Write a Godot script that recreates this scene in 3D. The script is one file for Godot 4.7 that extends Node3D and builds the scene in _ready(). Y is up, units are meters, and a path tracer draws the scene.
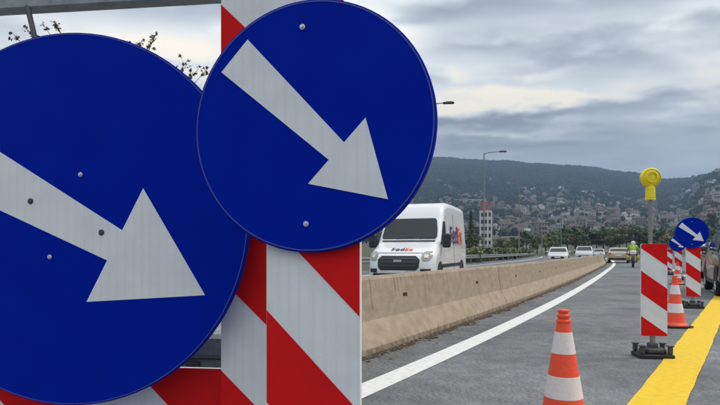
extends Node3D
# A motorway lane closure seen from a car: works trailer and guide beacons close by, a van on the other carriageway, a hillside town behind.

const F := 560.0          # focal length in pixels of the 720 px wide picture
const EYE := 1.11         # lens height
const HX := 360.0
const HY := 251.0         # row of the horizon
var used := {}
var rng := RandomNumberGenerator.new()
var M := {}
var path := []            # [x, depth, heading] every half metre along the white edge line

# ------------------------------------------------------------------ helpers
func numbered(n: String) -> String:
	if not used.has(n):
		used[n] = 0
		return n
	used[n] += 1
	return "%s_%03d" % [n, used[n]]

func tag(o: Node, label: String, category: String, group := "", kind := "") -> Node:
	if label: o.set_meta("label", label)
	if category: o.set_meta("category", category)
	if group: o.set_meta("group", group)
	if kind: o.set_meta("kind", kind)
	return o

func thing(called: String, label: String, category: String, at := Vector3.ZERO, turn := 0.0, group := "") -> Node3D:
	var o := Node3D.new()
	o.name = numbered(called)
	add_child(o)
	o.position = at
	o.rotation.y = turn
	tag(o, label, category, group)
	return o

func st() -> SurfaceTool:
	var s := SurfaceTool.new()
	s.begin(Mesh.PRIMITIVE_TRIANGLES)
	s.set_smooth_group(-1)
	return s

func done(s: SurfaceTool) -> ArrayMesh:
	s.generate_normals()
	return s.commit()

func put(called: String, mesh: Mesh, m: Material, parent: Node = self, at := Vector3.ZERO) -> MeshInstance3D:
	var o := MeshInstance3D.new()
	o.name = numbered(called) if parent == self else called
	o.mesh = mesh
	o.material_override = m
	parent.add_child(o, true)
	o.position = at
	return o

func obj(called: String, s: SurfaceTool, m: Material, parent: Node = self, at := Vector3.ZERO) -> MeshInstance3D:
	return put(called, done(s), m, parent, at)

func structure(called: String, s: SurfaceTool, m: Material) -> MeshInstance3D:
	var o := obj(called, s, m)
	o.set_meta("kind", "structure")
	return o

# outward faces are given counter-clockwise and turned here
func tri(s: SurfaceTool, a: Vector3, b: Vector3, c: Vector3) -> void:
	s.add_vertex(a); s.add_vertex(c); s.add_vertex(b)

func quad(s: SurfaceTool, a: Vector3, b: Vector3, c: Vector3, d: Vector3) -> void:
	tri(s, a, b, c); tri(s, a, c, d)

func smooth(s: SurfaceTool, g: int) -> void:
	s.set_smooth_group(g)

func box(s: SurfaceTool, c: Vector3, size: Vector3, ch := 0.0, b := Basis()) -> void:
	smooth(s, -1)
	var h := size * 0.5
	ch = minf(ch, minf(h.x, minf(h.y, h.z)) * 0.9)
	if ch <= 0.0:
		for ax in 3:
			for sg in [-1.0, 1.0]:
				var n := Vector3.ZERO; n[ax] = sg
				var u := Vector3.ZERO; u[(ax + 1) % 3] = 1.0
				var v := Vector3.ZERO; v[(ax + 2) % 3] = sg
				quad(s, c + b * ((n - u - v) * h), c + b * ((n + u - v) * h), c + b * ((n + u + v) * h), c + b * ((n - u + v) * h))
		return
	var i := h - Vector3(ch, ch, ch)
	for ax in 3:
		for sg in [-1.0, 1.0]:
			var pts := []
			for q in [[-1.0, -1.0], [1.0, -1.0], [1.0, 1.0], [-1.0, 1.0]]:
				var p := Vector3.ZERO
				p[ax] = sg * h[ax]
				p[(ax + 1) % 3] = q[0] * i[(ax + 1) % 3]
				p[(ax + 2) % 3] = q[1] * sg * i[(ax + 2) % 3]
				pts.append(c + b * p)
			quad(s, pts[0], pts[1], pts[2], pts[3])
	# bevel strips
	for ax in 3:
		var a1 := (ax + 1) % 3
		var a2 := (ax + 2) % 3
		for s1 in [-1.0, 1.0]:
			for s2 in [-1.0, 1.0]:
				var pa := Vector3.ZERO; var pb := Vector3.ZERO
				pa[a1] = s1 * h[a1]; pa[a2] = s2 * i[a2]
				pb[a1] = s1 * i[a1]; pb[a2] = s2 * h[a2]
				var pa0 := pa; var pa1 := pa; var pb0 := pb; var pb1 := pb
				pa0[ax] = -i[ax]; pa1[ax] = i[ax]; pb0[ax] = -i[ax]; pb1[ax] = i[ax]
				if s1 * s2 > 0:
					quad(s, c + b * pa0, c + b * pb0, c + b * pb1, c + b * pa1)
				else:
					quad(s, c + b * pa1, c + b * pb1, c + b * pb0, c + b * pa0)
	for sx in [-1.0, 1.0]:
		for sy in [-1.0, 1.0]:
			for sz in [-1.0, 1.0]:
				var px := Vector3(sx * h.x, sy * i.y, sz * i.z)
				var py := Vector3(sx * i.x, sy * h.y, sz * i.z)
				var pz := Vector3(sx * i.x, sy * i.y, sz * h.z)
				if sx * sy * sz > 0: tri(s, c + b * px, c + b * py, c + b * pz)
				else: tri(s, c + b * px, c + b * pz, c + b * py)

func tube(s: SurfaceTool, a: Vector3, b: Vector3, r0: float, r1: float, n := 12, caps := true) -> void:
	var d := (b - a).normalized()
	var u := d.cross(Vector3.UP if absf(d.y) < 0.9 else Vector3.RIGHT).normalized()
	var v := u.cross(d)
	for k in n:
		var t0 := TAU * k / n
		var t1 := TAU * (k + 1) / n
		var e0 := u * cos(t0) + v * sin(t0)
		var e1 := u * cos(t1) + v * sin(t1)
		smooth(s, 1)
		quad(s, a + e1 * r0, a + e0 * r0, b + e0 * r1, b + e1 * r1)
		if caps:
			smooth(s, -1)
			if r1 > 0.0: tri(s, b, b + e1 * r1, b + e0 * r1)
			if r0 > 0.0: tri(s, a, a + e0 * r0, a + e1 * r0)
	smooth(s, -1)

# profile: [radius, height] pairs turned about an axis (default up)
func lathe(s: SurfaceTool, prof: Array, n := 32, base := Vector3.ZERO, axis := Basis()) -> void:
	for j in prof.size() - 1:
		smooth(s, j + 2)
		for k in n:
			var t0 := TAU * k / n
			var t1 := TAU * (k + 1) / n
			var c0 := Vector3(cos(t0), 0, -sin(t0)); var c1 := Vector3(cos(t1), 0, -sin(t1))
			var a = base + axis * (c0 * prof[j][0] + Vector3.UP * prof[j][1])
			var b = base + axis * (c1 * prof[j][0] + Vector3.UP * prof[j][1])
			var c = base + axis * (c1 * prof[j + 1][0] + Vector3.UP * prof[j + 1][1])
			var d = base + axis * (c0 * prof[j + 1][0] + Vector3.UP * prof[j + 1][1])
			if prof[j][0] > 0.0: tri(s, a, b, c)
			if prof[j + 1][0] > 0.0: tri(s, a, c, d)
	smooth(s, -1)

# flat polygon (x, y) facing +z with thickness
func slab(s: SurfaceTool, poly: PackedVector2Array, z0: float, z1: float) -> void:
	smooth(s, -1)
	if Geometry2D.is_polygon_clockwise(poly): poly.reverse()
	var ix := Geometry2D.triangulate_polygon(poly)
	for k in range(0, ix.size(), 3):
		var a := poly[ix[k]]; var b := poly[ix[k + 1]]; var c := poly[ix[k + 2]]
		if (b - a).cross(c - a) < 0:
			var w := b; b = c; c = w
		tri(s, Vector3(a.x, a.y, z1), Vector3(b.x, b.y, z1), Vector3(c.x, c.y, z1))
		tri(s, Vector3(a.x, a.y, z0), Vector3(c.x, c.y, z0), Vector3(b.x, b.y, z0))
	for k in poly.size():
		var a := poly[k]; var b := poly[(k + 1) % poly.size()]
		quad(s, Vector3(a.x, a.y, z0), Vector3(b.x, b.y, z0), Vector3(b.x, b.y, z1), Vector3(a.x, a.y, z1))

func round_rect(x0: float, y0: float, x1: float, y1: float, r: float, n := 5) -> PackedVector2Array:
	var p := PackedVector2Array()
	for c in [[x1 - r, y1 - r, 0.0], [x0 + r, y1 - r, 0.5 * PI], [x0 + r, y0 + r, PI], [x1 - r, y0 + r, 1.5 * PI]]:
		for k in n + 1:
			var t: float = c[2] + 0.5 * PI * k / n
			p.append(Vector2(c[0] + r * cos(t), c[1] + r * sin(t)))
	return p

# a pixel of the photograph and a depth give a point; ground() takes the depth from the ground
func at(px: float, py: float, z: float) -> Vector3:
	return Vector3((px - HX) / F * z, EYE + (HY - py) / F * z, -z)
func ground(px: float, py: float) -> Vector3:
	var z := EYE * F / (py - HY)
	return Vector3((px - HX) / F * z, 0, -z)
func on_ground(px: float, z: float) -> Vector3:
	return Vector3((px - HX) / F * z, 0, -z)

# point beside the edge line: s metres along, t metres to the right
func road(s: float, t: float, y := 0.0) -> Vector3:
	var k := clampf((s + 20.0) * 2.0, 0.0, path.size() - 1.001)
	var i := int(k); var f := k - i
	var a: Array = path[i]; var b: Array = path[i + 1]
	var h := lerpf(a[2], b[2], f)
	return Vector3(lerpf(a[0], b[0], f) + cos(h) * t, y, -(lerpf(a[1], b[1], f) - sin(h) * t))
func heading(s: float) -> float:
	return path[clampi(int((s + 20.0) * 2.0), 0, path.size() - 1)][2]

func lin(r: float, g: float, b: float) -> Color:
	return Color(r, g, b).linear_to_srgb()

func noise(freq: float, seed_: int, oct := 4, gain := 0.5) -> FastNoiseLite:
	var n := FastNoiseLite.new()
	n.noise_type = FastNoiseLite.TYPE_SIMPLEX_SMOOTH
	n.frequency = freq
	n.seed = seed_
	n.fractal_octaves = oct
	n.fractal_gain = gain
	return n

func noise_tex(freq: float, lo: float, hi: float, seed_ := 1, size := 512, oct := 4, bump := 0.0) -> NoiseTexture2D:
	var t := NoiseTexture2D.new()
	t.width = size; t.height = size
	t.seamless = true
	t.noise = noise(freq, seed_, oct)
	if bump > 0.0:
		t.as_normal_map = true
		t.bump_strength = bump
	else:
		var g := Gradient.new()
		g.set_color(0, Color(lo, lo, lo)); g.set_color(1, Color(hi, hi, hi))
		t.color_ramp = g
	return t

# mostly clean, with worn and dirty spots
func worn_tex(freq: float, seed_: int, dirt: float) -> NoiseTexture2D:
	var t := noise_tex(freq, 0.5, 1.0, seed_, 1024, 6)
	var g := Gradient.new()
	g.offsets = PackedFloat32Array([0.0, 0.10, 0.24, 0.6, 1.0])
	g.colors = PackedColorArray([Color(dirt, dirt, dirt), Color(dirt + 0.1, dirt + 0.1, dirt + 0.1), Color(0.93, 0.93, 0.93), Color(0.97, 0.97, 0.97), Color(1, 1, 1)])
	t.color_ramp = g
	return t

func mat(c: Color, rough: float, metal := 0.0) -> StandardMaterial3D:
	var m := StandardMaterial3D.new()
	m.albedo_color = c
	m.roughness = rough
	m.metallic = metal
	return m

func grain(m: StandardMaterial3D, tex: Texture2D, scale: float, bump: Texture2D = null, amount := 0.5) -> StandardMaterial3D:
	m.albedo_texture = tex
	m.uv1_triplanar = true
	m.uv1_scale = Vector3.ONE * scale
	if bump:
		m.normal_enabled = true
		m.normal_texture = bump
		m.normal_scale = amount
	return m

# ------------------------------------------------------------------ sky
func make_sky() -> Image:
	var w := 2048
	var h := 1024
	var im := Image.create(w, h, false, Image.FORMAT_RGBF)
	im.fill(Color(0.17, 0.17, 0.165))
	var big := noise(0.5, 11, 5, 0.52)
	var wisp := noise(1.7, 23, 6, 0.58)
	# cloud banks and breaks in view: azimuth, elevation, half widths (degrees), change of brightness
	var banks := [
		[17.0, 23.9, 12.0, 1.5, -0.36], [9.0, 23.2, 4.0, 1.0, -0.22], [30.0, 22.6, 8.0, 1.0, -0.16], [2.5, 21.5, 3.5, 2.6, 0.34], [31.0, 20.2, 4.0, 0.8, 0.24], [24.0, 19.8, 8.0, 0.6, 0.12],
		[10.0, 19.0, 4.5, 0.6, -0.16], [21.0, 17.4, 8.0, 0.9, -0.20], [8.0, 17.0, 4.0, 0.8, 0.22], [17.0, 16.6, 3.5, 0.4, 0.20], [11.0, 14.6, 8.5, 0.8, 0.46], [19.5, 14.3, 4.0, 0.4, 0.30], [25.0, 14.4, 7.0, 0.8, 0.10], [15.0, 12.8, 9.0, 0.55, -0.30], [7.0, 12.9, 3.0, 0.5, -0.14],
		[13.0, 11.5, 8.0, 0.42, 0.24], [30.0, 11.8, 9.0, 2.0, -0.26], [20.0, 9.8, 14.0, 1.0, -0.14],
		[-18.0, 19.0, 7.0, 1.3, 0.20], [-22.0, 22.0, 9.0, 1.2, -0.20], [-13.0, 15.0, 5.0, 1.5, -0.10], [-30.0, 19.0, 4.0, 1.5, -0.12]]
	var dark := Vector3(0.215, 0.238, 0.28)
	var mid := Vector3(0.385, 0.42, 0.46)
	var light := Vector3(0.58, 0.61, 0.625)
	var cream := Vector3(0.80, 0.74, 0.63)
	for y in range(0, h / 2 + 24):
		var el := (0.5 - (y + 0.5) / h) * PI
		var eld := rad_to_deg(el)
		var sy := sin(el); var cy := cos(el)
		var k := 1.0 / (maxf(sy, 0.0) + 0.09)
		for x in w:
			var az := wrapf((x + 0.5) / w * TAU, -PI, PI)      # the picture's first column lies straight ahead (-z)
			var px := sin(az) * cy * k
			var pz := cos(az) * cy * k
			var w2 := wisp.get_noise_2d(px * 0.85, pz * 1.25)
			var n := big.get_noise_2d(px * 0.62, pz * 0.9) * 0.55 + w2 * 0.40
			var b := 0.465 + n * 0.98
			var azd := rad_to_deg(az)
			if azd > -60.0 and azd < 75.0 and eld < 40.0:
				var wob := w2 * 2.0
				for q in banks:
					var dx: float = (azd - q[0] + w2 * 6.0) / q[2]
					var dy: float = (eld - q[1] + wob) / q[3]
					var e := dx * dx + dy * dy
					if e < 6.0: b += 1.25 * q[4] * exp(-e)
			# the air thickens the lowest layer to an even blue grey
			var low := smoothstep(13.0, 3.0, eld)
			b = lerpf(b, 0.40, low * 0.7)
			b = clampf(b, 0.0, 1.0)
			var c: Vector3
			if b < 0.35: c = dark.lerp(mid, b / 0.35)
			elif b < 0.65: c = mid.lerp(light, (b - 0.35) / 0.3)
			else: c = light.lerp(cream, minf((b - 0.65) / 0.25, 1.0))
			c = c.lerp(Vector3(0.37, 0.445, 0.54), low * 0.5)
			c *= (1.0 + 2.0 * maxf(sy, 0.0)) / 1.5      # overcast skies grow brighter towards the zenith
			im.set_pixel(x, y, Color(c.x, c.y, c.z))
	return im

# ------------------------------------------------------------------ textures
func asphalt_tex() -> ImageTexture:
	var n := 1024
	var a := noise(0.32, 5, 2).get_seamless_image(n, n)
	var b := noise(0.012, 6, 4).get_seamless_image(n, n)
	var c := noise(0.09, 8, 3).get_seamless_image(n, n)
	var r := RandomNumberGenerator.new(); r.seed = 4
	var im := Image.create(n, n, false, Image.FORMAT_RGB8)
	for y in n:
		for x in n:
			var v := 0.74 + (a.get_pixel(x, y).r - 0.5) * 0.34 + (b.get_pixel(x, y).r - 0.5) * 0.16 + (c.get_pixel(x, y).r - 0.5) * 0.14 + r.randf_range(-0.05, 0.05)
			if r.randf() < 0.012: v += 0.16
			if r.randf() < 0.012: v -= 0.2
			v = clampf(v, 0.15, 1.0)
			im.set_pixel(x, y, Color(v * 0.985, v * 0.995, v))
	return ImageTexture.create_from_image(im)

func concrete_tex() -> ImageTexture:
	# u runs along the barrier (2.5 m a tile), v up its face: pitting, run-off streaks from the top, soil splash with a ragged edge at the foot
	var w := 1024; var h := 512
	var fine := noise(0.11, 31, 3).get_seamless_image(w, h)
	var blot := noise(0.008, 32, 4).get_seamless_image(w, h)
	var str := noise(0.02, 33, 3)
	var rag := noise(0.02, 34, 4)
	var im := Image.create(w, h, false, Image.FORMAT_RGB8)
	for x in w:
		var t := TAU * x / w
		var sv := str.get_noise_2d(cos(t) * 330.0, sin(t) * 330.0)
		var sl := 0.35 + 0.5 * str.get_noise_2d(cos(t) * 90.0 + 900.0, sin(t) * 90.0)
		for y in h:
			var v := y / float(h)          # 0 is the top
			var g := 0.80 + (fine.get_pixel(x, y).r - 0.5) * 0.12 + (blot.get_pixel(x, y).r - 0.5) * 0.13
			var wob := rag.get_noise_2d(cos(t) * 160.0, sin(t) * 160.0 + y * 0.6)
			if sv > 0.12 and v < sl + wob * 0.3: g -= minf(0.15, (sv - 0.12) * 0.6) * clampf((sl + wob * 0.3 - v) * 6.0, 0.0, 1.0)
			var soil := clampf((v - 0.93 + wob * 0.16) * 14.0, 0.0, 1.0)
			g = clampf(g, 0.1, 1.0)
			var c := Color(g, g * 0.975, g * 0.94).lerp(Color(0.36, 0.30, 0.24) * (0.7 + 0.5 * fine.get_pixel(x, y).r), soil * 0.28)
			im.set_pixel(x, y, c)
	return ImageTexture.create_from_image(im)

# retroreflective sheeting: very faint vertical ribs and specks of road grime
func film_tex(rib: float, seed_: int) -> ImageTexture:
	var n := 1024
	var b := noise(0.004, seed_, 3).get_seamless_image(n, n)
	var d := noise(0.12, seed_ + 1, 2).get_seamless_image(n, n)
	var r := RandomNumberGenerator.new(); r.seed = seed_
	var im := Image.create(n, n, false, Image.FORMAT_RGB8)
	for x in n:
		var k := rib * (1.0 if (x / 16) % 3 == 0 else 0.0) + rib * 0.5 * (1.0 if (x / 8) % 5 == 0 else 0.0)
		for y in n:
			var v := 0.95 - k * (0.5 + b.get_pixel(x, y).r) + (b.get_pixel(x, y).r - 0.5) * 0.05 + (d.get_pixel(x, y).r - 0.5) * 0.035
			if r.randf() < 0.0005: v -= 0.14
			v = clampf(v, 0.2, 1.0)
			im.set_pixel(x, y, Color(v, v, v))
	# fine scratches in the sheeting
	for q in 26:
		var p := Vector2(r.randf() * n, r.randf() * n)
		var dir := Vector2.from_angle(r.randf_range(-0.9, 0.9))
		var amt := r.randf_range(-0.10, 0.06)
		for e in int(r.randf_range(20, 200)):
			p += dir
			dir = dir.rotated(r.randf_range(-0.02, 0.02))
			var c := im.get_pixel(posmod(int(p.x), n), posmod(int(p.y), n))
			var v := clampf(c.r + amt, 0.0, 1.0)
			im.set_pixel(posmod(int(p.x), n), posmod(int(p.y), n), Color(v, v, v))
	return ImageTexture.create_from_image(im)

func make_materials() -> void:
	var fineb := noise_tex(0.12, 0, 1, 41, 512, 3, 6.0)
	var soft := noise_tex(0.02, 0.78, 1.0, 42, 512, 5)
	var mottle := noise_tex(0.05, 0.6, 1.0, 43, 512, 5)
	var m := mat(lin(0.41, 0.425, 0.45), 0.88)
	m.albedo_texture = asphalt_tex()
	m.uv1_triplanar = true; m.uv1_world_triplanar = true; m.uv1_scale = Vector3.ONE * 0.28
	m.normal_enabled = true; m.normal_texture = fineb; m.normal_scale = 0.5
	m.detail_enabled = true; m.detail_blend_mode = BaseMaterial3D.BLEND_MODE_MUL
	m.detail_albedo = noise_tex(0.012, 0.72, 1.0, 44, 512, 5)
	m.detail_uv_layer = BaseMaterial3D.DETAIL_UV_2
	m.uv2_triplanar = true; m.uv2_world_triplanar = true; m.uv2_scale = Vector3.ONE * 0.07
	M.asphalt = m
	var c := mat(lin(0.57, 0.485, 0.395), 0.93)
	c.albedo_texture = concrete_tex()
	c.normal_enabled = true; c.normal_texture = noise_tex(0.06, 0, 1, 45, 512, 4, 5.0); c.normal_scale = 0.2
	M.concrete = c
	M.paint_white = grain(mat(lin(0.72, 0.73, 0.72), 0.7), worn_tex(0.03, 46, 0.76), 0.35)
	M.paint_yellow = grain(mat(lin(0.78, 0.52, 0.008), 0.7), worn_tex(0.03, 47, 0.82), 0.35)
	M.dirt = grain(mat(lin(0.13, 0.10, 0.075), 1.0), noise_tex(0.09, 0.35, 1.0, 48, 512, 4), 1.2, fineb, 1.0)
	M.soil = grain(mat(lin(0.13, 0.13, 0.075), 1.0), noise_tex(0.03, 0.5, 1.0, 49, 512, 5), 0.05)
	M.soil.uv1_world_triplanar = true
	var film := film_tex(0.0, 60)
	M.film_red = grain(mat(lin(0.72, 0.016, 0.018), 0.5), film, 1.6)
	M.film_white = grain(mat(lin(0.80, 0.825, 0.85), 0.5), film_tex(0.012, 63), 1.7)
	M.film_blue = grain(mat(lin(0.0, 0.017, 0.375), 0.6), film, 1.3)
	for q in [M.film_red, M.film_white, M.film_blue]:
		q.metallic_specular = 0.12
	M.steel = grain(mat(lin(0.33, 0.35, 0.36), 0.45, 0.75), soft, 2.0)
	M.steel_dark = grain(mat(lin(0.10, 0.11, 0.12), 0.55, 0.4), soft, 2.0)
	M.frame_grey = grain(mat(lin(0.30, 0.34, 0.36), 0.5), soft, 2.0)
	M.galv = grain(mat(lin(0.42, 0.44, 0.45), 0.5, 0.6), mottle, 3.0)
	M.bolt = mat(lin(0.62, 0.63, 0.66), 0.35, 0.6)
	M.bolt_dark = mat(lin(0.07, 0.07, 0.07), 0.5, 0.3)
	M.rubber = grain(mat(lin(0.028, 0.028, 0.03), 0.75), mottle, 4.0, fineb, 0.4)
	M.recycled = grain(mat(lin(0.10, 0.102, 0.11), 0.7), mottle, 5.0, fineb, 0.6)
	M.cone_red = grain(mat(lin(0.95, 0.095, 0.04), 0.5), worn_tex(0.03, 50, 0.82), 1.2)
	M.cone_white = grain(mat(lin(0.82, 0.75, 0.77), 0.45), worn_tex(0.03, 51, 0.82), 1.2)
	M.lamp_yellow = mat(lin(0.85, 0.70, 0.015), 0.3)
	M.lamp_lens = mat(lin(0.85, 0.66, 0.015), 0.15)
	M.glass = mat(lin(0.02, 0.026, 0.028), 0.06)
	M.glass.metallic_specular = 0.45
	M.tyre = mat(lin(0.018, 0.018, 0.019), 0.85)
	M.rim = mat(lin(0.45, 0.46, 0.48), 0.3, 0.8)
	M.black_plastic = mat(lin(0.02, 0.02, 0.022), 0.5)
	M.lens_clear = mat(lin(0.75, 0.74, 0.70), 0.12)
	M.lens_housing = mat(lin(0.32, 0.33, 0.34), 0.12)
	M.lens_warm = mat(lin(0.9, 0.72, 0.5), 0.2)
	M.lens_red = mat(lin(0.40, 0.012, 0.012), 0.15)
	M.plate = mat(lin(0.75, 0.75, 0.72), 0.4)
	M.bark = grain(mat(lin(0.10, 0.075, 0.055), 0.95), mottle, 3.0, fineb, 0.8)
	var leaf := mat(Color.WHITE, 0.7)
	leaf.vertex_color_use_as_albedo = true
	leaf.backlight_enabled = true; leaf.backlight = Color(0.10, 0.12, 0.05)
	leaf.cull_mode = BaseMaterial3D.CULL_DISABLED
	M.leaf = leaf
	var far := mat(Color.WHITE, 0.95)
	far.vertex_color_use_as_albedo = true
	far.cull_mode = BaseMaterial3D.CULL_DISABLED
	M.far = far
	var wall := mat(Color.WHITE, 0.9)
	wall.vertex_color_use_as_albedo = true
	M.wall = wall

func paint(r: float, g: float, b: float) -> StandardMaterial3D:
	var m := mat(lin(r, g, b), 0.32)
	m.clearcoat_enabled = true; m.clearcoat = 0.8; m.clearcoat_roughness = 0.06
	return m

# ------------------------------------------------------------------ setting
func ridge_tan(px: float) -> float:
	var pts := [[-400, 185], [0, 168], [360, 158], [438, 160.5], [470, 160.5], [500, 163], [540, 166], [570, 168], [600, 171], [640, 177], [665, 181], [688, 181], [705, 177], [720, 172.5], [760, 165], [900, 170], [1400, 195]]
	for i in pts.size() - 1:
		if px < pts[i + 1][0]:
			var f := clampf((px - pts[i][0]) / float(pts[i + 1][0] - pts[i][0]), 0.0, 1.0)
			return (HY - lerpf(pts[i][1], pts[i + 1][1], f)) / F
	return (HY - 195.0) / F

var hill_noise: FastNoiseLite
func hill_height(x: float, d: float) -> float:
	# x to the right, d ahead of the camera; the slope climbs to the wooded ridge
	var r := sqrt(x * x + d * d)
	if r < 110.0: return -0.03
	var t: float
	if d > 0.2 * r:
		t = ridge_tan(HX + F * x / d) * d / r
	else:
		t = ridge_tan(HX + F * (5.0 if x > 0 else -5.0)) * 0.2
	var px := HX + F * x / maxf(d, 1.0)
	var knots := [[110, 0.0], [300, 0.03], [600, 0.2], [1000, 0.46], [1500, 0.72], [2000, 0.92], [2350, 1.0], [2700, 0.98], [3600, 0.6], [6000, 0.2], [9000, 0.05]]
	var right := smoothstep(675.0, 720.0, px) if d > 0.2 * r else 0.0
	if right > 0.0:    # a nearer spur with houses comes in from the right
		r = lerpf(r, r * 1.55, right)
	var g := 0.0
	for i in knots.size() - 1:
		if r < knots[i + 1][0]:
			g = lerpf(knots[i][1], knots[i + 1][1], (r - knots[i][0]) / float(knots[i + 1][0] - knots[i][0]))
			break
	var rr := sqrt(x * x + d * d)
	var und := hill_noise.get_noise_2d(x, d)
	return rr * t * g + und * minf(14.0, maxf(0.0, rr - 250.0) * 0.02) - 0.03

func make_ground() -> void:
	var s := st()
	var radii := [0.0, 6.0, 15.0, 30.0, 60.0, 109.0]
	var r := 130.0
	while r < 9000.0:
		radii.append(r)
		r *= 1.09
	radii.append(9000.0)
	var n := 240
	smooth(s, 1)
	var rows := []
	for q in radii:
		var row := []
		for k in n:
			var a := TAU * k / n
			var p := Vector2(sin(a) * q, cos(a) * q)
			row.append(Vector3(p.x, hill_height(p.x, p.y), -p.y))
		rows.append(row)
	for j in rows.size() - 1:
		for k in n:
			var k2 := (k + 1) % n
			if j > 0: tri(s, rows[j][k], rows[j][k2], rows[j + 1][k2])
			tri(s, rows[j][k], rows[j + 1][k2], rows[j + 1][k])
	structure("ground", s, M.soil)

func strip(s: SurfaceTool, s0: float, s1: float, t0: float, t1: float, y: float, step := 1.0) -> void:
	smooth(s, 1)
	var a := s0
	while a < s1 - 0.001:
		var b := minf(a + step, s1)
		quad(s, road(a, t0, y), road(a, t1, y), road(b, t1, y), road(b, t0, y))
		a = b

func make_road() -> void:
	var s := st()
	strip(s, -18, 150, -1.0, 16.0, 0.0)
	structure("road", s, M.asphalt)
	s = st()
	strip(s, -18, 150, -12.2, -1.0, 0.0)
	structure("opposite_road", s, M.asphalt)
	s = st()
	strip(s, -18, 150, -0.12, 0.12, 0.004, 0.5)
	var o := structure("edge_line", s, M.paint_white)
	s = st()
	for k in 16:
		strip(s, 3.2 + k * 9.0, 3.2 + k * 9.0 + 4.4, 3.36, 3.54, 0.004, 0.5)
	structure("lane_markings", s, M.paint_white)
	s = st()
	strip(s, -18, 150, -1.95, -1.8, 0.004)
	strip(s, -18, 150, -9.7, -9.5, 0.004)
	for k in 16: strip(s, k * 9.0, k * 9.0 + 3.0, -5.8, -5.65, 0.004)
	structure("opposite_road_markings", s, M.paint_white)
	# the yellow works line runs across the lanes at its own angle
	s = st()
	var a := ground(657, 405)
	var hd := deg_to_rad(34.9)
	var d := Vector3(sin(hd), 0, -cos(hd)); var rt := Vector3(cos(hd), 0, sin(hd))
	var wn := noise(1.3, 71, 3)
	smooth(s, 1)
	for k in 60:
		var s0 := -3.0 + k * 0.25; var s1 := s0 + 0.25
		var w := func(q: float, sg: float) -> Vector3: return a + d * q + rt * (sg * 0.174 + wn.get_noise_2d(q * 3.0, sg * 40.0) * 0.012) + Vector3.UP * 0.008
		quad(s, w.call(s0, -1.0), w.call(s0, 1.0), w.call(s1, 1.0), w.call(s1, -1.0))
	structure("yellow_line", s, M.paint_yellow)
	# soil and litter swept against the foot of the barrier, with a ragged edge
	s = st()
	smooth(s, 1)
	var q := -15.0
	var edge := func(v: float) -> float: return -0.55 + wn.get_noise_2d(v * 1.7, 50.0) * 0.16
	while q < 60.0:
		quad(s, road(q, -0.72, 0.012), road(q, edge.call(q), 0.004), road(q + 0.2, edge.call(q + 0.2), 0.004), road(q + 0.2, -0.72, 0.012))
		q += 0.2
	structure("gutter_soil", s, M.dirt)
	# loose stones and leaves in the gutter
	var mm := MultiMesh.new()
	mm.transform_format = MultiMesh.TRANSFORM_3D
	mm.use_colors = true
	var ps := st()
	for f in 8:
		var t0 := TAU * f / 8; var t1 := TAU * (f + 1) / 8
		tri(ps, Vector3(0, 0.5, 0), Vector3(cos(t0), -0.2, -sin(t0)), Vector3(cos(t1), -0.2, -sin(t1)))
	mm.mesh = done(ps)
	mm.instance_count = 2200
	for k in mm.instance_count:
		var sz := rng.randf_range(0.004, 0.02)
		var along := -2.0 + 50.0 * pow(rng.randf(), 1.6)
		var tt := -0.69 + absf(rng.randfn(0, 0.13))
		var b := Basis(Vector3.UP, rng.randf() * TAU).scaled(Vector3(sz * rng.randf_range(0.6, 1.8), sz * 0.8, sz))
		mm.set_instance_transform(k, Transform3D(b, road(along, tt, 0.012)))
		var v := rng.randf_range(0.4, 1.3)
		mm.set_instance_color(k, Color(0.17 * v, 0.13 * v, 0.085 * v))
	var mi := MultiMeshInstance3D.new()
	mi.multimesh = mm
	mi.material_override = M.far
	mi.name = "gutter_gravel"
	add_child(mi)
	tag(mi, "loose brown grit and dead leaves along the foot of the concrete barrier", "gravel", "", "stuff")

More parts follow.
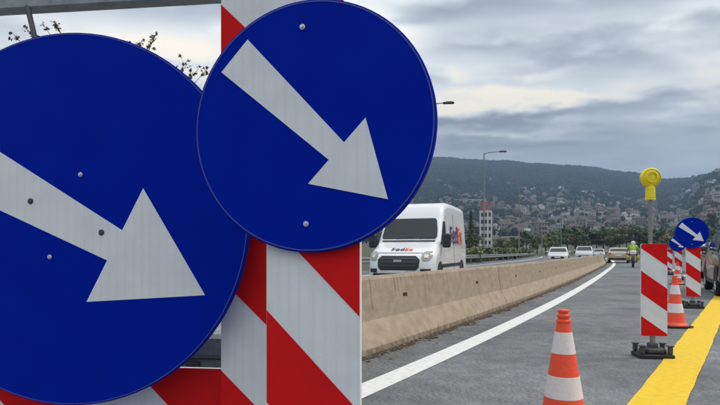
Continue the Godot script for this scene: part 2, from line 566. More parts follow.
func make_barriers() -> void:
	# profile of the safety barrier: offset from its centre line, height
	var prof := [[-0.31, 0.0], [-0.31, 0.07], [-0.16, 0.33], [-0.105, 0.78], [-0.085, 0.81], [0.085, 0.81], [0.105, 0.78], [0.16, 0.33], [0.31, 0.07], [0.31, 0.0]]
	var length := 6.2
	var first := -11.35
	var vs := [1.0, 0.93, 0.6, 0.05, 0.0, 0.0, 0.05, 0.6, 0.93, 1.0]
	for k in 17:
		var s0 := first + k * length
		var mid_ := road(s0 + length * 0.5, -0.98)
		var o := thing("concrete_barrier", "tan concrete safety barrier segment in the median wall beside the white edge line", "barrier", mid_, 0.0, "median barrier segments")
		var s := st()
		var n := 8
		var a0 := s0 + 0.012; var a1 := s0 + length - 0.012
		var top := rng.randf_range(-0.006, 0.006); var side := rng.randf_range(-0.008, 0.008)
		var put_at := func(al: float, off: float, hh: float, v: float) -> void:
			s.set_uv(Vector2(al / 2.5 + k * 0.37, v))
			s.add_vertex(road(al, -0.98 + off + side, hh + (top if hh > 0.3 else 0.0)) - mid_)
		var cell := func(x0: float, x1: float, p: Array, q: Array) -> void:      # p, q: [offset, height, v]
			for e in [[x0, p], [x1, q], [x0, q], [x0, p], [x1, p], [x1, q]]: put_at.call(e[0], e[1][0], e[1][1], e[1][2])
		var holes := [s0 + length * 0.25, s0 + length * 0.75]
		for j in prof.size() - 1:
			smooth(s, j + 3)
			var p0 := [prof[j][0], prof[j][1], vs[j]]
			var p1 := [prof[j + 1][0], prof[j + 1][1], vs[j + 1]]
			var cuts := []
			for i in n + 1: cuts.append(lerpf(a0, a1, i / float(n)))
			if j != 6:
				for i in n: cell.call(cuts[i], cuts[i + 1], p0, p1)
				continue
			for h in holes: cuts.append_array([h - 0.065, h + 0.065])
			cuts.sort()
			var lev := [p0]
			for y in [0.58, 0.53]:
				var f := (y - p0[1]) / (p1[1] - p0[1]) as float
				lev.append([lerpf(p0[0], p1[0], f), y, lerpf(p0[2], p1[2], f)])
			lev.append(p1)
			for i in cuts.size() - 1:
				var m: float = (cuts[i] + cuts[i + 1]) * 0.5
				var open: bool = absf(m - holes[0]) < 0.06 or absf(m - holes[1]) < 0.06
				for w in 3:
					if not (open and w == 1): cell.call(cuts[i], cuts[i + 1], lev[w], lev[w + 1])
		# the lifting pockets are cast 9 cm deep
		smooth(s, -1)
		for h in holes:
			var u := [0.1294, 0.58, 0.4]; var l := [0.1356, 0.53, 0.45]
			var ui := [0.04, 0.58, 0.4]; var li := [0.04, 0.53, 0.45]
			cell.call(h - 0.065, h + 0.065, ui, li)
			cell.call(h - 0.065, h + 0.065, ui, u)
			cell.call(h - 0.065, h + 0.065, l, li)
			for x in [h - 0.065, h + 0.065]:
				for e in [u, l, li, u, li, ui]: put_at.call(x, e[0], e[1], e[2])
		smooth(s, -1)
		for en in [a0, a1]:
			for j in range(1, prof.size() - 1):
				for g in ([0, j + 1, j] if en == a0 else [0, j, j + 1]):
					s.set_uv(Vector2(prof[g][0], vs[g]))
					s.add_vertex(road(en, -0.98 + prof[g][0] + side, prof[g][1] + (top if prof[g][1] > 0.3 else 0.0)) - mid_)
		obj("body", s, M.concrete, o)

func make_guardrail() -> void:
	var o := thing("guardrail", "galvanised steel guardrail along the far edge of the opposite carriageway", "guardrail", road(60, -11.2), 0.0)
	var org := o.position
	var prof := [[0.0, 0.46], [0.05, 0.50], [0.05, 0.55], [0.0, 0.60], [0.0, 0.63], [0.05, 0.68], [0.05, 0.73], [0.0, 0.77]]
	var a := -10.0
	while a < 140.0:
		var s := st()
		for i in 2:
			for j in prof.size() - 1:
				smooth(s, j + 2)
				quad(s, road(a + 2 * i, -11.2 + prof[j][0], prof[j][1]) - org, road(a + 2 * i + 2, -11.2 + prof[j][0], prof[j][1]) - org, road(a + 2 * i + 2, -11.2 + prof[j + 1][0], prof[j + 1][1]) - org, road(a + 2 * i, -11.2 + prof[j + 1][0], prof[j + 1][1]) - org)
		obj("rail", s, M.galv, o)
		s = st()
		box(s, road(a + 2, -11.28, 0.36) - org, Vector3(0.1, 0.78, 0.06), 0.0, Basis(Vector3.UP, -heading(a)))
		obj("post", s, M.galv, o)
		a += 4.0

# ------------------------------------------------------------------ signs, beacons, cones
func stripes(board: Node3D, poly: PackedVector2Array, x0: float, y0: float, half: float, slope: float, z: float, width: float) -> void:
	# red bands that fall to the right; y0 is where one red band starts (from above) on the line x = x0
	for k in range(-14, 14):
		var top := y0 - k * 2.0 * half
		var a := PackedVector2Array([Vector2(x0 - 0.1, top + 0.1 * slope), Vector2(x0 + width + 0.1, top - (width + 0.1) * slope), Vector2(x0 + width + 0.1, top - half - (width + 0.1) * slope), Vector2(x0 - 0.1, top - half + 0.1 * slope)])
		for p in Geometry2D.intersect_polygons(poly, a):
			if p.size() < 3: continue
			var s := st()
			slab(s, p, z, z + 0.0012)
			obj("red_stripe", s, M.film_red, board)

func arrow_disc(parent: Node3D, at_: Vector3, rad: float, angle: float, blue: Material, bolts: Array, dark_bolts: Array, turn := 0.0) -> MeshInstance3D:
	var ax := Basis(Vector3.RIGHT, PI * 0.5)
	var s := st()
	lathe(s, [[0.0, 0.0], [rad - 0.004, 0.0], [rad - 0.001, -0.0012], [rad, -0.004], [rad, -0.022], [rad - 0.005, -0.022], [rad - 0.006, -0.005], [0.0, -0.005]], 96, Vector3.ZERO, ax)
	var d := obj("blue_disc", s, blue, parent, at_)
	d.rotation.y = turn
	# white arrow of the sheeting: tapering tail, triangular head
	var u := Vector2(cos(angle), -sin(angle)); var v := Vector2(sin(angle), cos(angle))
	var p := PackedVector2Array()
	for q in [[0.865, 0.0], [0.305, 0.34], [0.305, 0.09], [-0.88, 0.17], [-0.88, -0.17], [0.305, -0.09], [0.305, -0.34]]:
		p.append((u * q[0] + v * q[1]) * rad)
	s = st()
	slab(s, p, 0.0, 0.0012)
	obj("white_arrow", s, M.film_white, d, Vector3(0, 0, 0.0004))
	s = st()
	# thin grey edging round the plate
	lathe(s, [[rad - 0.0075, 0.0], [rad - 0.0075, 0.0009], [rad - 0.0045, 0.0009], [rad - 0.0045, 0.0]], 96, Vector3.ZERO, ax)
	obj("edge_band", s, M.film_edge, d)
	for e in [[bolts, M.bolt], [dark_bolts, M.bolt_dark]]:
		for b in e[0]:
			s = st()
			lathe(s, [[b[2] * 1.5, 0.0], [b[2] * 1.5, 0.0016], [b[2], 0.002], [b[2], 0.005], [b[2] * 0.8, 0.0065], [0.0, 0.0065]], 12, Vector3.ZERO, ax)
			obj("bolt", s, e[1], d, Vector3(b[0], b[1], 0.0012))
	return d

func base_block(parent: Node3D, w := 0.345, d := 0.26, h := 0.12) -> void:
	var s := st()
	# stepped recycled-rubber foot with grip slots at both ends
	box(s, Vector3(0, 0.022, 0), Vector3(w, 0.044, d), 0.01)
	obj("base_plate", s, M.rubber, parent)
	s = st()
	box(s, Vector3(0, 0.074, 0), Vector3(w * 0.52, 0.06, d * 0.7), 0.018)
	for sx in [-1.0, 1.0]:
		for sz in [-1.0, 1.0]:
			box(s, Vector3(sx * w * 0.40, 0.085, sz * d * 0.36), Vector3(w * 0.14, 0.082, d * 0.16), 0.012)
			box(s, Vector3(sx * w * 0.40, 0.13, sz * d * 0.36), Vector3(w * 0.19, 0.014, d * 0.2), 0.004)
		box(s, Vector3(sx * w * 0.30, 0.068, 0), Vector3(w * 0.1, 0.05, d * 0.5), 0.012)
	obj("base_block", s, M.recycled, parent)
	s = st()
	box(s, Vector3(0, 0.125, 0), Vector3(0.085, 0.05, 0.085), 0.008)
	obj("post_socket", s, M.recycled, parent)

func beacon(label: String, pos: Vector3, turn: float, w: float, bottom: float, top: float, red_at: float, half: float, slope: float, group: String) -> Node3D:
	var o := thing("guide_beacon", label, "traffic beacon", pos, turn, group)
	base_block(o)
	var s := st()
	box(s, Vector3(0, (bottom + 0.35 + 0.1) * 0.5, 0), Vector3(0.042, bottom + 0.35 - 0.1, 0.042), 0.004)
	obj("post", s, M.steel, o)
	var poly := round_rect(-w * 0.5, bottom, w * 0.5, top, 0.018)
	s = st()
	slab(s, poly, 0.023, 0.041)
	var b := obj("board", s, M.film_white, o)
	var inner := round_rect(-w * 0.5 + 0.001, bottom + 0.001, w * 0.5 - 0.001, top - 0.001, 0.017)
	stripes(b, inner, -w * 0.5, red_at, half, slope, 0.0414, w)
	return o

func make_near_signs() -> void:
	# works trailer: a tall frame with a big arrow disc, striped side boards and a striped tail bar
	var psi := deg_to_rad(7.0)
	var o := thing("works_trailer", "road works trailer with large blue arrow disc, grey frame and red-white striped boards", "trailer", Vector3(-0.942, 0, -1.80), -psi)
	var s := st()
	box(s, Vector3(0, 1.978, -0.12), Vector3(1.9, 0.075, 0.05), 0.008)
	obj("top_bar", s, M.frame_grey, o)
	for x in [-0.70, 0.70]:
		s = st()
		box(s, Vector3(x, 1.16, -0.16), Vector3(0.06, 1.7, 0.05), 0.006)
		obj("upright", s, M.steel_dark, o)
	s = st()
	tube(s, Vector3(-0.215, 1.95, -0.10), Vector3(-0.03, 1.40, -0.03), 0.009, 0.009, 10)
	obj("brace", s, M.steel_dark, o)
	s = st()
	box(s, Vector3(0, 1.213, -0.075), Vector3(1.5, 0.05, 0.04), 0.005)
	box(s, Vector3(0, 1.55, -0.075), Vector3(1.5, 0.05, 0.04), 0.005)
	obj("cross_rail", s, M.steel, o)
	for x in [0.4825, -0.885]:
		var poly := PackedVector2Array([Vector2(x, 0.36), Vector2(x + 0.4025, 0.36), Vector2(x + 0.4025, 2.08), Vector2(x, 2.08)])
		s = st()
		slab(s, poly, -0.10, -0.085)
		var b := obj("side_board", s, M.film_white, o)
		stripes(b, poly, x, 1.913, 0.298, 0.97, -0.0846, 0.4025)
	var bar := PackedVector2Array([Vector2(-0.86, 0.44), Vector2(0.86, 0.44), Vector2(0.86, 0.7185), Vector2(-0.86, 0.7185)])
	s = st()
	slab(s, bar, -0.135, -0.118)
	var tb := obj("tail_bar", s, M.film_white, o)
	for k in range(-4, 4):
		var x0 := 0.158 + k * 0.62
		var band := PackedVector2Array([Vector2(x0 - 0.2, 0.9185), Vector2(x0 + 0.11, 0.9185), Vector2(x0 + 0.61, 0.4185), Vector2(x0 + 0.3, 0.4185)])
		for p in Geometry2D.intersect_polygons(bar, band):
			s = st()
			slab(s, p, -0.1176, -0.1164)
			obj("red_stripe", s, M.film_red, tb)
	var rad := 0.6
	arrow_disc(o, Vector3(0, 1.213, 0), rad, deg_to_rad(27.7), M.film_blue, [[0.047, 0.142, 0.005], [-0.058, -0.122, 0.005]], [[-0.124, 0.058, 0.0065], [0.118, -0.044, 0.0065]], deg_to_rad(1.2))
	# chassis and wheels below the picture's edge
	s = st()
	box(s, Vector3(0, 0.36, -0.62), Vector3(1.2, 0.09, 1.1), 0.01)
	obj("chassis", s, M.steel_dark, o)
	s = st()
	box(s, Vector3(0, 0.605, -0.50), Vector3(1.16, 0.40, 0.42), 0.015)
	var bb := obj("battery_box", s, M.frame_grey, o)
	s = st()
	box(s, Vector3(0, 0.72, -0.284), Vector3(1.12, 0.012, 0.012), 0.003)
	box(s, Vector3(0.3, 0.66, -0.282), Vector3(0.05, 0.09, 0.014), 0.003)
	obj("lid_edge", s, M.steel_dark, bb)
	s = st()
	box(s, Vector3(0, 0.36, -1.65), Vector3(0.09, 0.08, 1.0), 0.01)
	tube(s, Vector3(0, 0.36, -2.1), Vector3(0, 0.06, -2.1), 0.03, 0.03)
	tube(s, Vector3(0, 0.06, -2.1), Vector3(0, 0.0, -2.1), 0.07, 0.07)
	obj("drawbar", s, M.steel_dark, o)
	for x in [-0.70, 0.70]:
		wheel(o, Vector3(x, 0.27, -0.62), 0.27, 0.15, signf(x))

	# the beacon standing in front of it
	var w := 0.236
	var bpos := Vector3(-0.105, 0, -1.385)
	var turn := -deg_to_rad(13.7)
	var nb := beacon("near red-white striped beacon board carrying a dark blue arrow disc", bpos, turn, w, 0.26, 1.30, 0.966, 0.225, 1.0, "guide beacons with arrow discs")
	arrow_disc(nb, Vector3(0, 1.406, 0.062), 0.3, deg_to_rad(43.2), M.film_blue, [[-0.017, 0.235, 0.0045], [-0.008, -0.232, 0.0045]], [])
	s = st()
	box(s, Vector3(0, 1.22, 0.0), Vector3(0.042, 0.86, 0.04), 0.004)
	for y in [1.17, 1.64]:
		box(s, Vector3(0, y, 0.03), Vector3(0.16, 0.035, 0.035), 0.004)
	obj("disc_bracket", s, M.steel, nb)

func cone(label: String, pos: Vector3, group: String) -> void:
	var o := thing("traffic_cone", label, "traffic cone", pos, rng.randf() * 0.3 - 0.15, group)
	var s := st()
	# square foot with cut corners
	var p := PackedVector2Array()
	for q in [[-0.2, -0.13], [-0.13, -0.2], [0.13, -0.2], [0.2, -0.13], [0.2, 0.13], [0.13, 0.2], [-0.13, 0.2], [-0.2, 0.13]]: p.append(Vector2(q[0], q[1]))
	var ps := st()
	slab(ps, p, 0.0, 0.03)
	var f := obj("foot", ps, M.rubber, o)
	f.rotation.x = -PI * 0.5
	var rr := func(y: float) -> float: return lerpf(0.142, 0.040, (y - 0.03) / 0.64)
	lathe(s, [[0.175, 0.028], [0.172, 0.045], [rr.call(0.065) + 0.012, 0.058], [rr.call(0.075), 0.08], [rr.call(0.67), 0.67], [0.044, 0.672], [0.044, 0.684], [0.034, 0.69], [0.035, 0.70], [0.040, 0.704], [0.040, 0.716], [0.030, 0.722], [0.029, 0.732], [0.034, 0.736], [0.034, 0.746], [0.027, 0.75], [0.0, 0.75]], 36)
	obj("cone_body", s, M.cone_red, o)
	for b in [[0.215, 0.347], [0.482, 0.612]]:
		s = st()
		lathe(s, [[rr.call(b[0]), b[0]], [rr.call(b[0]) + 0.0022, b[0] + 0.001], [rr.call(b[1]) + 0.0022, b[1] - 0.001], [rr.call(b[1]), b[1]]], 36)
		obj("white_band", s, M.cone_white, o)

func make_beacons() -> void:
	# the first one carries a yellow warning lamp on a pole
	var p := ground(652.5, 357)
	var o := beacon("red-white beacon board on black rubber foot with yellow warning lamp on a pole above", p, -0.10, 0.262, 0.225, 1.185, 0.905, 0.235, 0.72, "guide beacons")
	var s := st()
	tube(s, Vector3(-0.022, 0.6, 0.0), Vector3(-0.022, 1.64, 0.0), 0.021, 0.021, 14)
	obj("lamp_pole", s, M.galv, o)
	s = st()
	tube(s, Vector3(-0.022, 1.645, 0), Vector3(-0.022, 1.665, 0), 0.052, 0.052, 18)
	tube(s, Vector3(-0.022, 1.665, 0), Vector3(-0.022, 1.80, 0), 0.044, 0.040, 18)
	box(s, Vector3(-0.022, 1.72, 0.0), Vector3(0.075, 0.13, 0.10), 0.015)
	var lamp := obj("warning_lamp", s, M.lamp_yellow, o)
	var ax := Basis(Vector3.RIGHT, PI * 0.5)
	s = st()
	lathe(s, [[0.0, 0.045], [0.05, 0.043], [0.085, 0.034], [0.095, 0.018], [0.098, 0.0], [0.095, -0.018], [0.085, -0.034], [0.05, -0.043], [0.0, -0.045]], 28, Vector3(-0.022, 1.878, 0), ax)
	obj("lens", s, M.lamp_lens, lamp)
	s = st()
	lathe(s, [[0.088, -0.022], [0.100, -0.022], [0.102, 0.0], [0.100, 0.024], [0.088, 0.04]], 28, Vector3(-0.022, 1.878, 0), ax)
	lathe(s, [[0.046, 0.052], [0.058, 0.052], [0.062, 0.036], [0.042, 0.036]], 24, Vector3(-0.022, 1.878, 0), ax)
	obj("lens_ring", s, M.lamp_yellow, lamp)

	var g := "guide beacons with arrow discs"
	for q in [[692.5, 309.0, 14.0, 0.30, 38.0, 1.46, "red-white beacon board with blue arrow disc between a cone and the parked cars"], [678.0, 281.0, 11.0, 0.30, 38.0, 1.40, "small blue arrow disc on striped beacon partly hidden behind the larger disc"], [669.0, 276.0, 8.0, 0.0, 0.0, 0.0, "smallest red-white beacon board farthest along the row of beacons"]]:
		p = ground(q[0], q[1] - 1.0)
		var b := beacon(q[6], p, -0.22, 0.262, 0.225, 1.185, 0.905, 0.235, 0.76, g if q[3] > 0 else "guide beacons")
		if q[3] > 0:
			arrow_disc(b, Vector3(-0.03, q[5], 0.07), q[3], deg_to_rad(q[4]), M.film_blue, [[0, 0.22, 0.005], [0, -0.22, 0.005]], [])
			s = st()
			box(s, Vector3(0, 1.25, 0), Vector3(0.04, 0.8, 0.04), 0.004)
			box(s, Vector3(0, 1.5, 0.03), Vector3(0.14, 0.035, 0.03), 0.004)
			obj("disc_bracket", s, M.steel, b)
	cone("orange-red traffic cone with two white bands standing alone in the lane", ground(563.5, 431), "traffic cones")
	cone("orange-red traffic cone between the lamp beacon and the arrow disc beacon", ground(675, 327), "traffic cones")
	cone("small distant traffic cone in front of the partly hidden arrow disc beacon", ground(677.5, 284.5), "traffic cones")

# ------------------------------------------------------------------ vehicles
func wheel(parent: Node3D, c: Vector3, r: float, w: float, side: float) -> void:
	var ax := Basis(Vector3.BACK, -PI * 0.5 * side)      # turns up to the outer side (x)
	var s := st()
	lathe(s, [[0.0, -w * 0.5], [r * 0.9, -w * 0.5], [r, -w * 0.36], [r, w * 0.36], [r * 0.93, w * 0.5], [r * 0.66, w * 0.5], [r * 0.62, w * 0.40]], 28, Vector3.ZERO, ax)
	var t := obj("wheel", s, M.tyre, parent, c)
	s = st()
	lathe(s, [[r * 0.64, w * 0.42], [r * 0.62, w * 0.46], [r * 0.56, w * 0.36], [r * 0.5, w * 0.30], [r * 0.16, w * 0.36], [r * 0.12, w * 0.44], [0.0, w * 0.44]], 28, Vector3.ZERO, ax)
	obj("rim", s, M.rim, t)
	s = st()
	for k in 5:
		var a := TAU * k / 5
		var b := ax * Basis(Vector3.UP, a)
		box(s, b * Vector3(r * 0.36, w * 0.36, 0), Vector3(r * 0.22, 0.012, r * 0.13), 0.0, b)
	obj("rim_slots", s, M.black_plastic, t)

# A body skin: the side outline (z forward, y up) swept across the width with rounded edges, plan bow at both ends and narrowing roof
class Shell:
	var prof: PackedVector2Array
	var nrm: PackedVector2Array
	var half: float
	var r: float
	var bow_f: float
	var bow_r: float
	var belt: float
	var top: float
	var tumble: float
	var zmin := 1e9
	var zmax := -1e9
	func setup(p: PackedVector2Array, half_: float, r_: float, bow_f_: float, bow_r_: float, belt_: float, tumble_: float) -> void:
		half = half_; r = r_; bow_f = bow_f_; bow_r = bow_r_; belt = belt_; tumble = tumble_
		var c := Curve2D.new()
		for i in p.size() + 1:
			var q := p[i % p.size()]
			var a := p[(i - 1 + p.size()) % p.size()]; var b := p[(i + 1) % p.size()]
			var d := (b - a) * 0.16
			c.add_point(q, -d.limit_length(q.distance_to(a) * 0.4), d.limit_length(q.distance_to(b) * 0.4))
		c.bake_interval = 0.06
		prof = c.get_baked_points()
		if prof[0].distance_to(prof[prof.size() - 1]) < 0.001: prof.remove_at(prof.size() - 1)
		if Geometry2D.is_polygon_clockwise(prof): prof.reverse()
		top = 0.0
		for i in prof.size():
			var t := (prof[(i + 1) % prof.size()] - prof[(i - 1 + prof.size()) % prof.size()]).normalized()
			nrm.append(Vector2(t.y, -t.x))
			top = maxf(top, prof[i].y); zmin = minf(zmin, prof[i].x); zmax = maxf(zmax, prof[i].x)
	func wide(y: float) -> float:
		var f := clampf((y - belt) / maxf(top - belt, 0.01), 0.0, 1.0)
		var g := clampf((0.55 - y) / 0.5, 0.0, 1.0)
		return half * (1.0 - tumble * f - 0.05 * g * g)
	func warp(q: Vector2, v: float) -> Vector3:
		var z := q.x
		var f := clampf((z - (zmax - 1.2)) / 1.2, 0.0, 1.0)
		var g := clampf(((zmin + 0.8) - z) / 0.8, 0.0, 1.0)
		z -= bow_f * v * v * v * v * f + bow_f * 0.5 * v * v * f
		z += bow_r * v * v * v * v * g
		return Vector3(v * wide(q.y), q.y, z)
	func point(i: int, v: float) -> Vector3:
		var a := absf(v)
		var v0 := 1.0 - r / half
		var ins := 0.0
		if a > v0:
			var k := (a - v0) / (1.0 - v0)
			ins = r * (1.0 - sqrt(maxf(0.0, 1.0 - k * k)))
		return warp(prof[i] - nrm[i] * ins, v)
	func front(y: float) -> float:
		var best := -1e9
		for i in prof.size():
			var a := prof[i]; var b := prof[(i + 1) % prof.size()]
			if (a.y - y) * (b.y - y) <= 0.0 and absf(a.y - b.y) > 1e-6: best = maxf(best, lerpf(a.x, b.x, (y - a.y) / (b.y - a.y)))
		return best
	func rear(y: float) -> float:
		var best := 1e9
		for i in prof.size():
			var a := prof[i]; var b := prof[(i + 1) % prof.size()]
			if (a.y - y) * (b.y - y) <= 0.0 and absf(a.y - b.y) > 1e-6: best = minf(best, lerpf(a.x, b.x, (y - a.y) / (b.y - a.y)))
		return best

func shell_mesh(sh: Shell) -> SurfaceTool:
	var s := st()
	smooth(s, 1)
	var vs := [-1.0, -0.995, -0.975, -0.94, -0.88, -0.8, -0.6, -0.3, 0.0, 0.3, 0.6, 0.8, 0.88, 0.94, 0.975, 0.995, 1.0]
	var n := sh.prof.size()
	for j in vs.size() - 1:
		for i in n:
			var i2 := (i + 1) % n
			quad(s, sh.point(i, vs[j]), sh.point(i2, vs[j]), sh.point(i2, vs[j + 1]), sh.point(i, vs[j + 1]))
	for sg in [-1.0, 1.0]:
		var best := 0.0
		var poly := PackedVector2Array()
		for q in Geometry2D.offset_polygon(sh.prof, -sh.r * 0.985, Geometry2D.JOIN_ROUND):
			if q.size() > best: poly = q; best = q.size()
		var ix := Geometry2D.triangulate_polygon(poly)
		for k in range(0, ix.size(), 3):
			var a := sh.warp(poly[ix[k]], sg); var b := sh.warp(poly[ix[k + 1]], sg); var c := sh.warp(poly[ix[k + 2]], sg)
			if ((b - a).cross(c - a)).x * sg < 0.0: tri(s, a, c, b)
			else: tri(s, a, b, c)
	return s

# rows: [y, from x, to x] on the front (dir 1) or rear (dir -1) skin, lifted off it
func skin_patch(sh: Shell, rows: Array, dir: float, lift := 0.012, nu := 10) -> SurfaceTool:
	var s := st()
	smooth(s, 1)
	var g := []
	var fine := []
	for i in rows.size() - 1:
		for k in 4: 
			var f := k / 4.0
			fine.append([lerpf(rows[i][0], rows[i + 1][0], f), lerpf(rows[i][1], rows[i + 1][1], f), lerpf(rows[i][2], rows[i + 1][2], f)])
	fine.append(rows[rows.size() - 1])
	for q in fine:
		var row := []
		for k in nu + 1:
			var x := lerpf(q[1], q[2], k / float(nu))
			var y: float = q[0]
			var v := clampf(x / sh.wide(y), -1.0, 1.0)
			var z := sh.front(y) if dir > 0 else sh.rear(y)
			var a := absf(v); var v0 := 1.0 - sh.r / sh.half
			var ins := 0.0
			if a > v0: ins = sh.r * (1.0 - sqrt(maxf(0.0, 1.0 - pow((a - v0) / (1.0 - v0), 2.0))))
			var p := sh.warp(Vector2(z - dir * ins, y), v)
			p.z += dir * lift
			p.y += lift * 0.4
			row.append(p)
		g.append(row)
	for i in g.size() - 1:
		for k in nu:
			quad(s, g[i][k], g[i][k + 1], g[i + 1][k + 1], g[i + 1][k])
	return s

# polygon (z, y) on the flank, lifted off it; sg 1 is +x
func side_patch(sh: Shell, pts: Array, sg: float, lift := 0.006, thick := 0.012) -> SurfaceTool:
	var s := st()
	var poly := PackedVector2Array()
	for p in pts: poly.append(Vector2(p[0], p[1]))
	var ix := Geometry2D.triangulate_polygon(poly)
	var f := func(q: Vector2, l: float) -> Vector3: return Vector3(sg * (sh.wide(q.y) + l), q.y, q.x)
	for k in range(0, ix.size(), 3):
		var a: Vector3 = f.call(poly[ix[k]], lift); var b: Vector3 = f.call(poly[ix[k + 1]], lift); var c: Vector3 = f.call(poly[ix[k + 2]], lift)
		if ((b - a).cross(c - a)).x * sg < 0.0: tri(s, a, c, b)
		else: tri(s, a, b, c)
	for k in poly.size():
		var a := poly[k]; var b := poly[(k + 1) % poly.size()]
		quad(s, f.call(a, lift - thick), f.call(b, lift - thick), f.call(b, lift), f.call(a, lift))
	return s

func arch(z: float, y: float, r: float) -> Array:
	var a := []
	for k in 13: a.append([z + r * cos(PI * k / 12.0), y + r * sin(PI * k / 12.0)])
	return a

func text_on(parent: Node3D, called: String, words: String, size: float, m: Material, xf: Transform3D) -> MeshInstance3D:
	var t := TextMesh.new()
	var f := SystemFont.new()
	f.font_names = PackedStringArray(["Droid Sans"])
	f.font_weight = 700
	t.font = f
	t.text = words
	t.font_size = 64
	t.pixel_size = size / 64.0
	t.depth = 0.006
	t.curve_step = 2.0
	t.horizontal_alignment = HORIZONTAL_ALIGNMENT_LEFT
	var o := put(called, t, m, parent)
	o.transform = xf
	return o

func make_van() -> void:
	var pos := on_ground(398.5, 15.9)
	# local +z is the van's nose; it drives towards the camera
	var o := thing("delivery_van", "white high-roof delivery van with purple and orange lettering behind the concrete barrier", "van", pos, -deg_to_rad(20.5))
	var sh := Shell.new()
	var p := PackedVector2Array()
	for q in [[0.02, 0.30], [0.10, 0.42], [0.12, 0.62], [0.08, 0.84], [-0.06, 1.02], [-0.42, 1.18], [-0.86, 1.32], [-1.06, 1.42], [-1.50, 2.06], [-1.70, 2.36], [-1.92, 2.55], [-2.5, 2.65], [-3.6, 2.67], [-5.15, 2.64], [-5.32, 2.52], [-5.38, 2.1], [-5.42, 0.62], [-5.40, 0.42], [-5.3, 0.32], [-2.6, 0.30]]: p.append(Vector2(q[0], q[1]))
	sh.setup(p, 1.0, 0.17, 0.26, 0.03, 1.15, 0.10)
	var white := paint(0.78, 0.79, 0.80)
	obj("body", shell_mesh(sh), white, o)
	obj("windscreen", skin_patch(sh, [[1.475, -0.82, 0.82], [1.54, -0.86, 0.86], [1.75, -0.84, 0.84], [2.04, -0.78, 0.78], [2.11, -0.72, 0.72]], 1.0, 0.014, 14), M.glass, o)
	obj("cowl", skin_patch(sh, [[1.385, -0.80, 0.80], [1.43, -0.84, 0.84]], 1.0, 0.012, 12), M.black_plastic, o)
	var gr := obj("grille", skin_patch(sh, [[0.56, -0.52, 0.52], [0.64, -0.60, 0.60], [0.86, -0.62, 0.62], [0.97, -0.50, 0.50]], 1.0, 0.016, 12), M.black_plastic, o)
	for y in [0.67, 0.77, 0.87]:
		obj("grille_bar", skin_patch(sh, [[y, -0.52, 0.52], [y + 0.025, -0.52, 0.52]], 1.0, 0.03, 10), M.steel_dark, gr)
	obj("bonnet_seam", skin_patch(sh, [[1.045, -0.86, 0.86], [1.058, -0.86, 0.86]], 1.0, 0.008, 12), M.black_plastic, o)
	obj("bumper_trim", skin_patch(sh, [[0.49, -0.9, -0.64], [0.60, -0.9, -0.64]], 1.0, 0.014, 5), M.black_plastic, o)
	obj("bumper_trim", skin_patch(sh, [[0.49, 0.64, 0.9], [0.60, 0.64, 0.9]], 1.0, 0.014, 5), M.black_plastic, o)
	obj("badge", skin_patch(sh, [[0.78, -0.12, 0.12], [0.85, -0.12, 0.12]], 1.0, 0.04, 4), M.steel, gr)
	obj("lower_intake", skin_patch(sh, [[0.34, -0.75, 0.75], [0.38, -0.80, 0.80], [0.47, -0.78, 0.78]], 1.0, 0.014, 12), M.black_plastic, o)
	obj("number_plate", skin_patch(sh, [[0.475, -0.26, 0.26], [0.55, -0.26, 0.26]], 1.0, 0.03, 4), M.plate, o)
	for sg in [-1.0, 1.0]:
		var h := obj("headlight", skin_patch(sh, [[0.83, sg * 0.70, sg * 0.86], [0.92, sg * 0.66, sg * 0.93], [1.03, sg * 0.66, sg * 0.93], [1.10, sg * 0.74, sg * 0.90]] if sg > 0 else [[0.83, -0.86, -0.70], [0.92, -0.93, -0.66], [1.03, -0.93, -0.66], [1.10, -0.90, -0.74]], 1.0, 0.02, 6), M.lens_housing, o)
		obj("lamp_unit", skin_patch(sh, [[0.91, sg * 0.78 - 0.055, sg * 0.78 + 0.055], [1.0, sg * 0.78 - 0.055, sg * 0.78 + 0.055]], 1.0, 0.03, 4), M.lens_warm, h)
		var fw := obj("side_window", side_patch(sh, [[-1.14, 1.36], [-1.86, 1.36], [-1.86, 2.02], [-1.60, 2.02]], sg), M.glass, o)
		obj("door_seam", side_patch(sh, [[-1.90, 0.5], [-1.915, 0.5], [-1.915, 2.2], [-1.90, 2.2]], sg, 0.003), M.black_plastic, o)
		obj("door_seam", side_patch(sh, [[-3.15, 0.5], [-3.165, 0.5], [-3.165, 2.3], [-3.15, 2.3]], sg, 0.003), M.black_plastic, o)
		obj("rub_strip", side_patch(sh, [[-1.05, 0.62], [-4.15, 0.62], [-4.15, 0.72], [-1.05, 0.72]], sg, 0.02, 0.03), M.black_plastic, o)
		obj("wheel_arch", side_patch(sh, arch(-0.92, 0.40, 0.41), sg, 0.004), M.black_plastic, o)
		obj("wheel_arch", side_patch(sh, arch(-4.4, 0.40, 0.41), sg, 0.004), M.black_plastic, o)
		wheel(o, Vector3(sg * 0.905, 0.34, -0.92), 0.34, 0.22, sg)
		wheel(o, Vector3(sg * 0.905, 0.34, -4.4), 0.34, 0.22, sg)
		var s := st()
		box(s, Vector3(sg * 1.15, 1.42, -1.10), Vector3(0.24, 0.42, 0.14), 0.04)
		box(s, Vector3(sg * 1.02, 1.34, -1.16), Vector3(0.14, 0.06, 0.08), 0.01)
		obj("mirror", s, M.black_plastic, o)
		obj("tail_light", skin_patch(sh, [[0.95, sg * 0.86 - 0.06, sg * 0.86 + 0.06], [1.6, sg * 0.86 - 0.06, sg * 0.86 + 0.06]], -1.0, 0.015, 3), M.lens_red, o)
	obj("roof_lip", skin_patch(sh, [[2.40, -0.7, 0.7], [2.43, -0.7, 0.7]], 1.0, 0.02, 6), M.black_plastic, o) if false else null
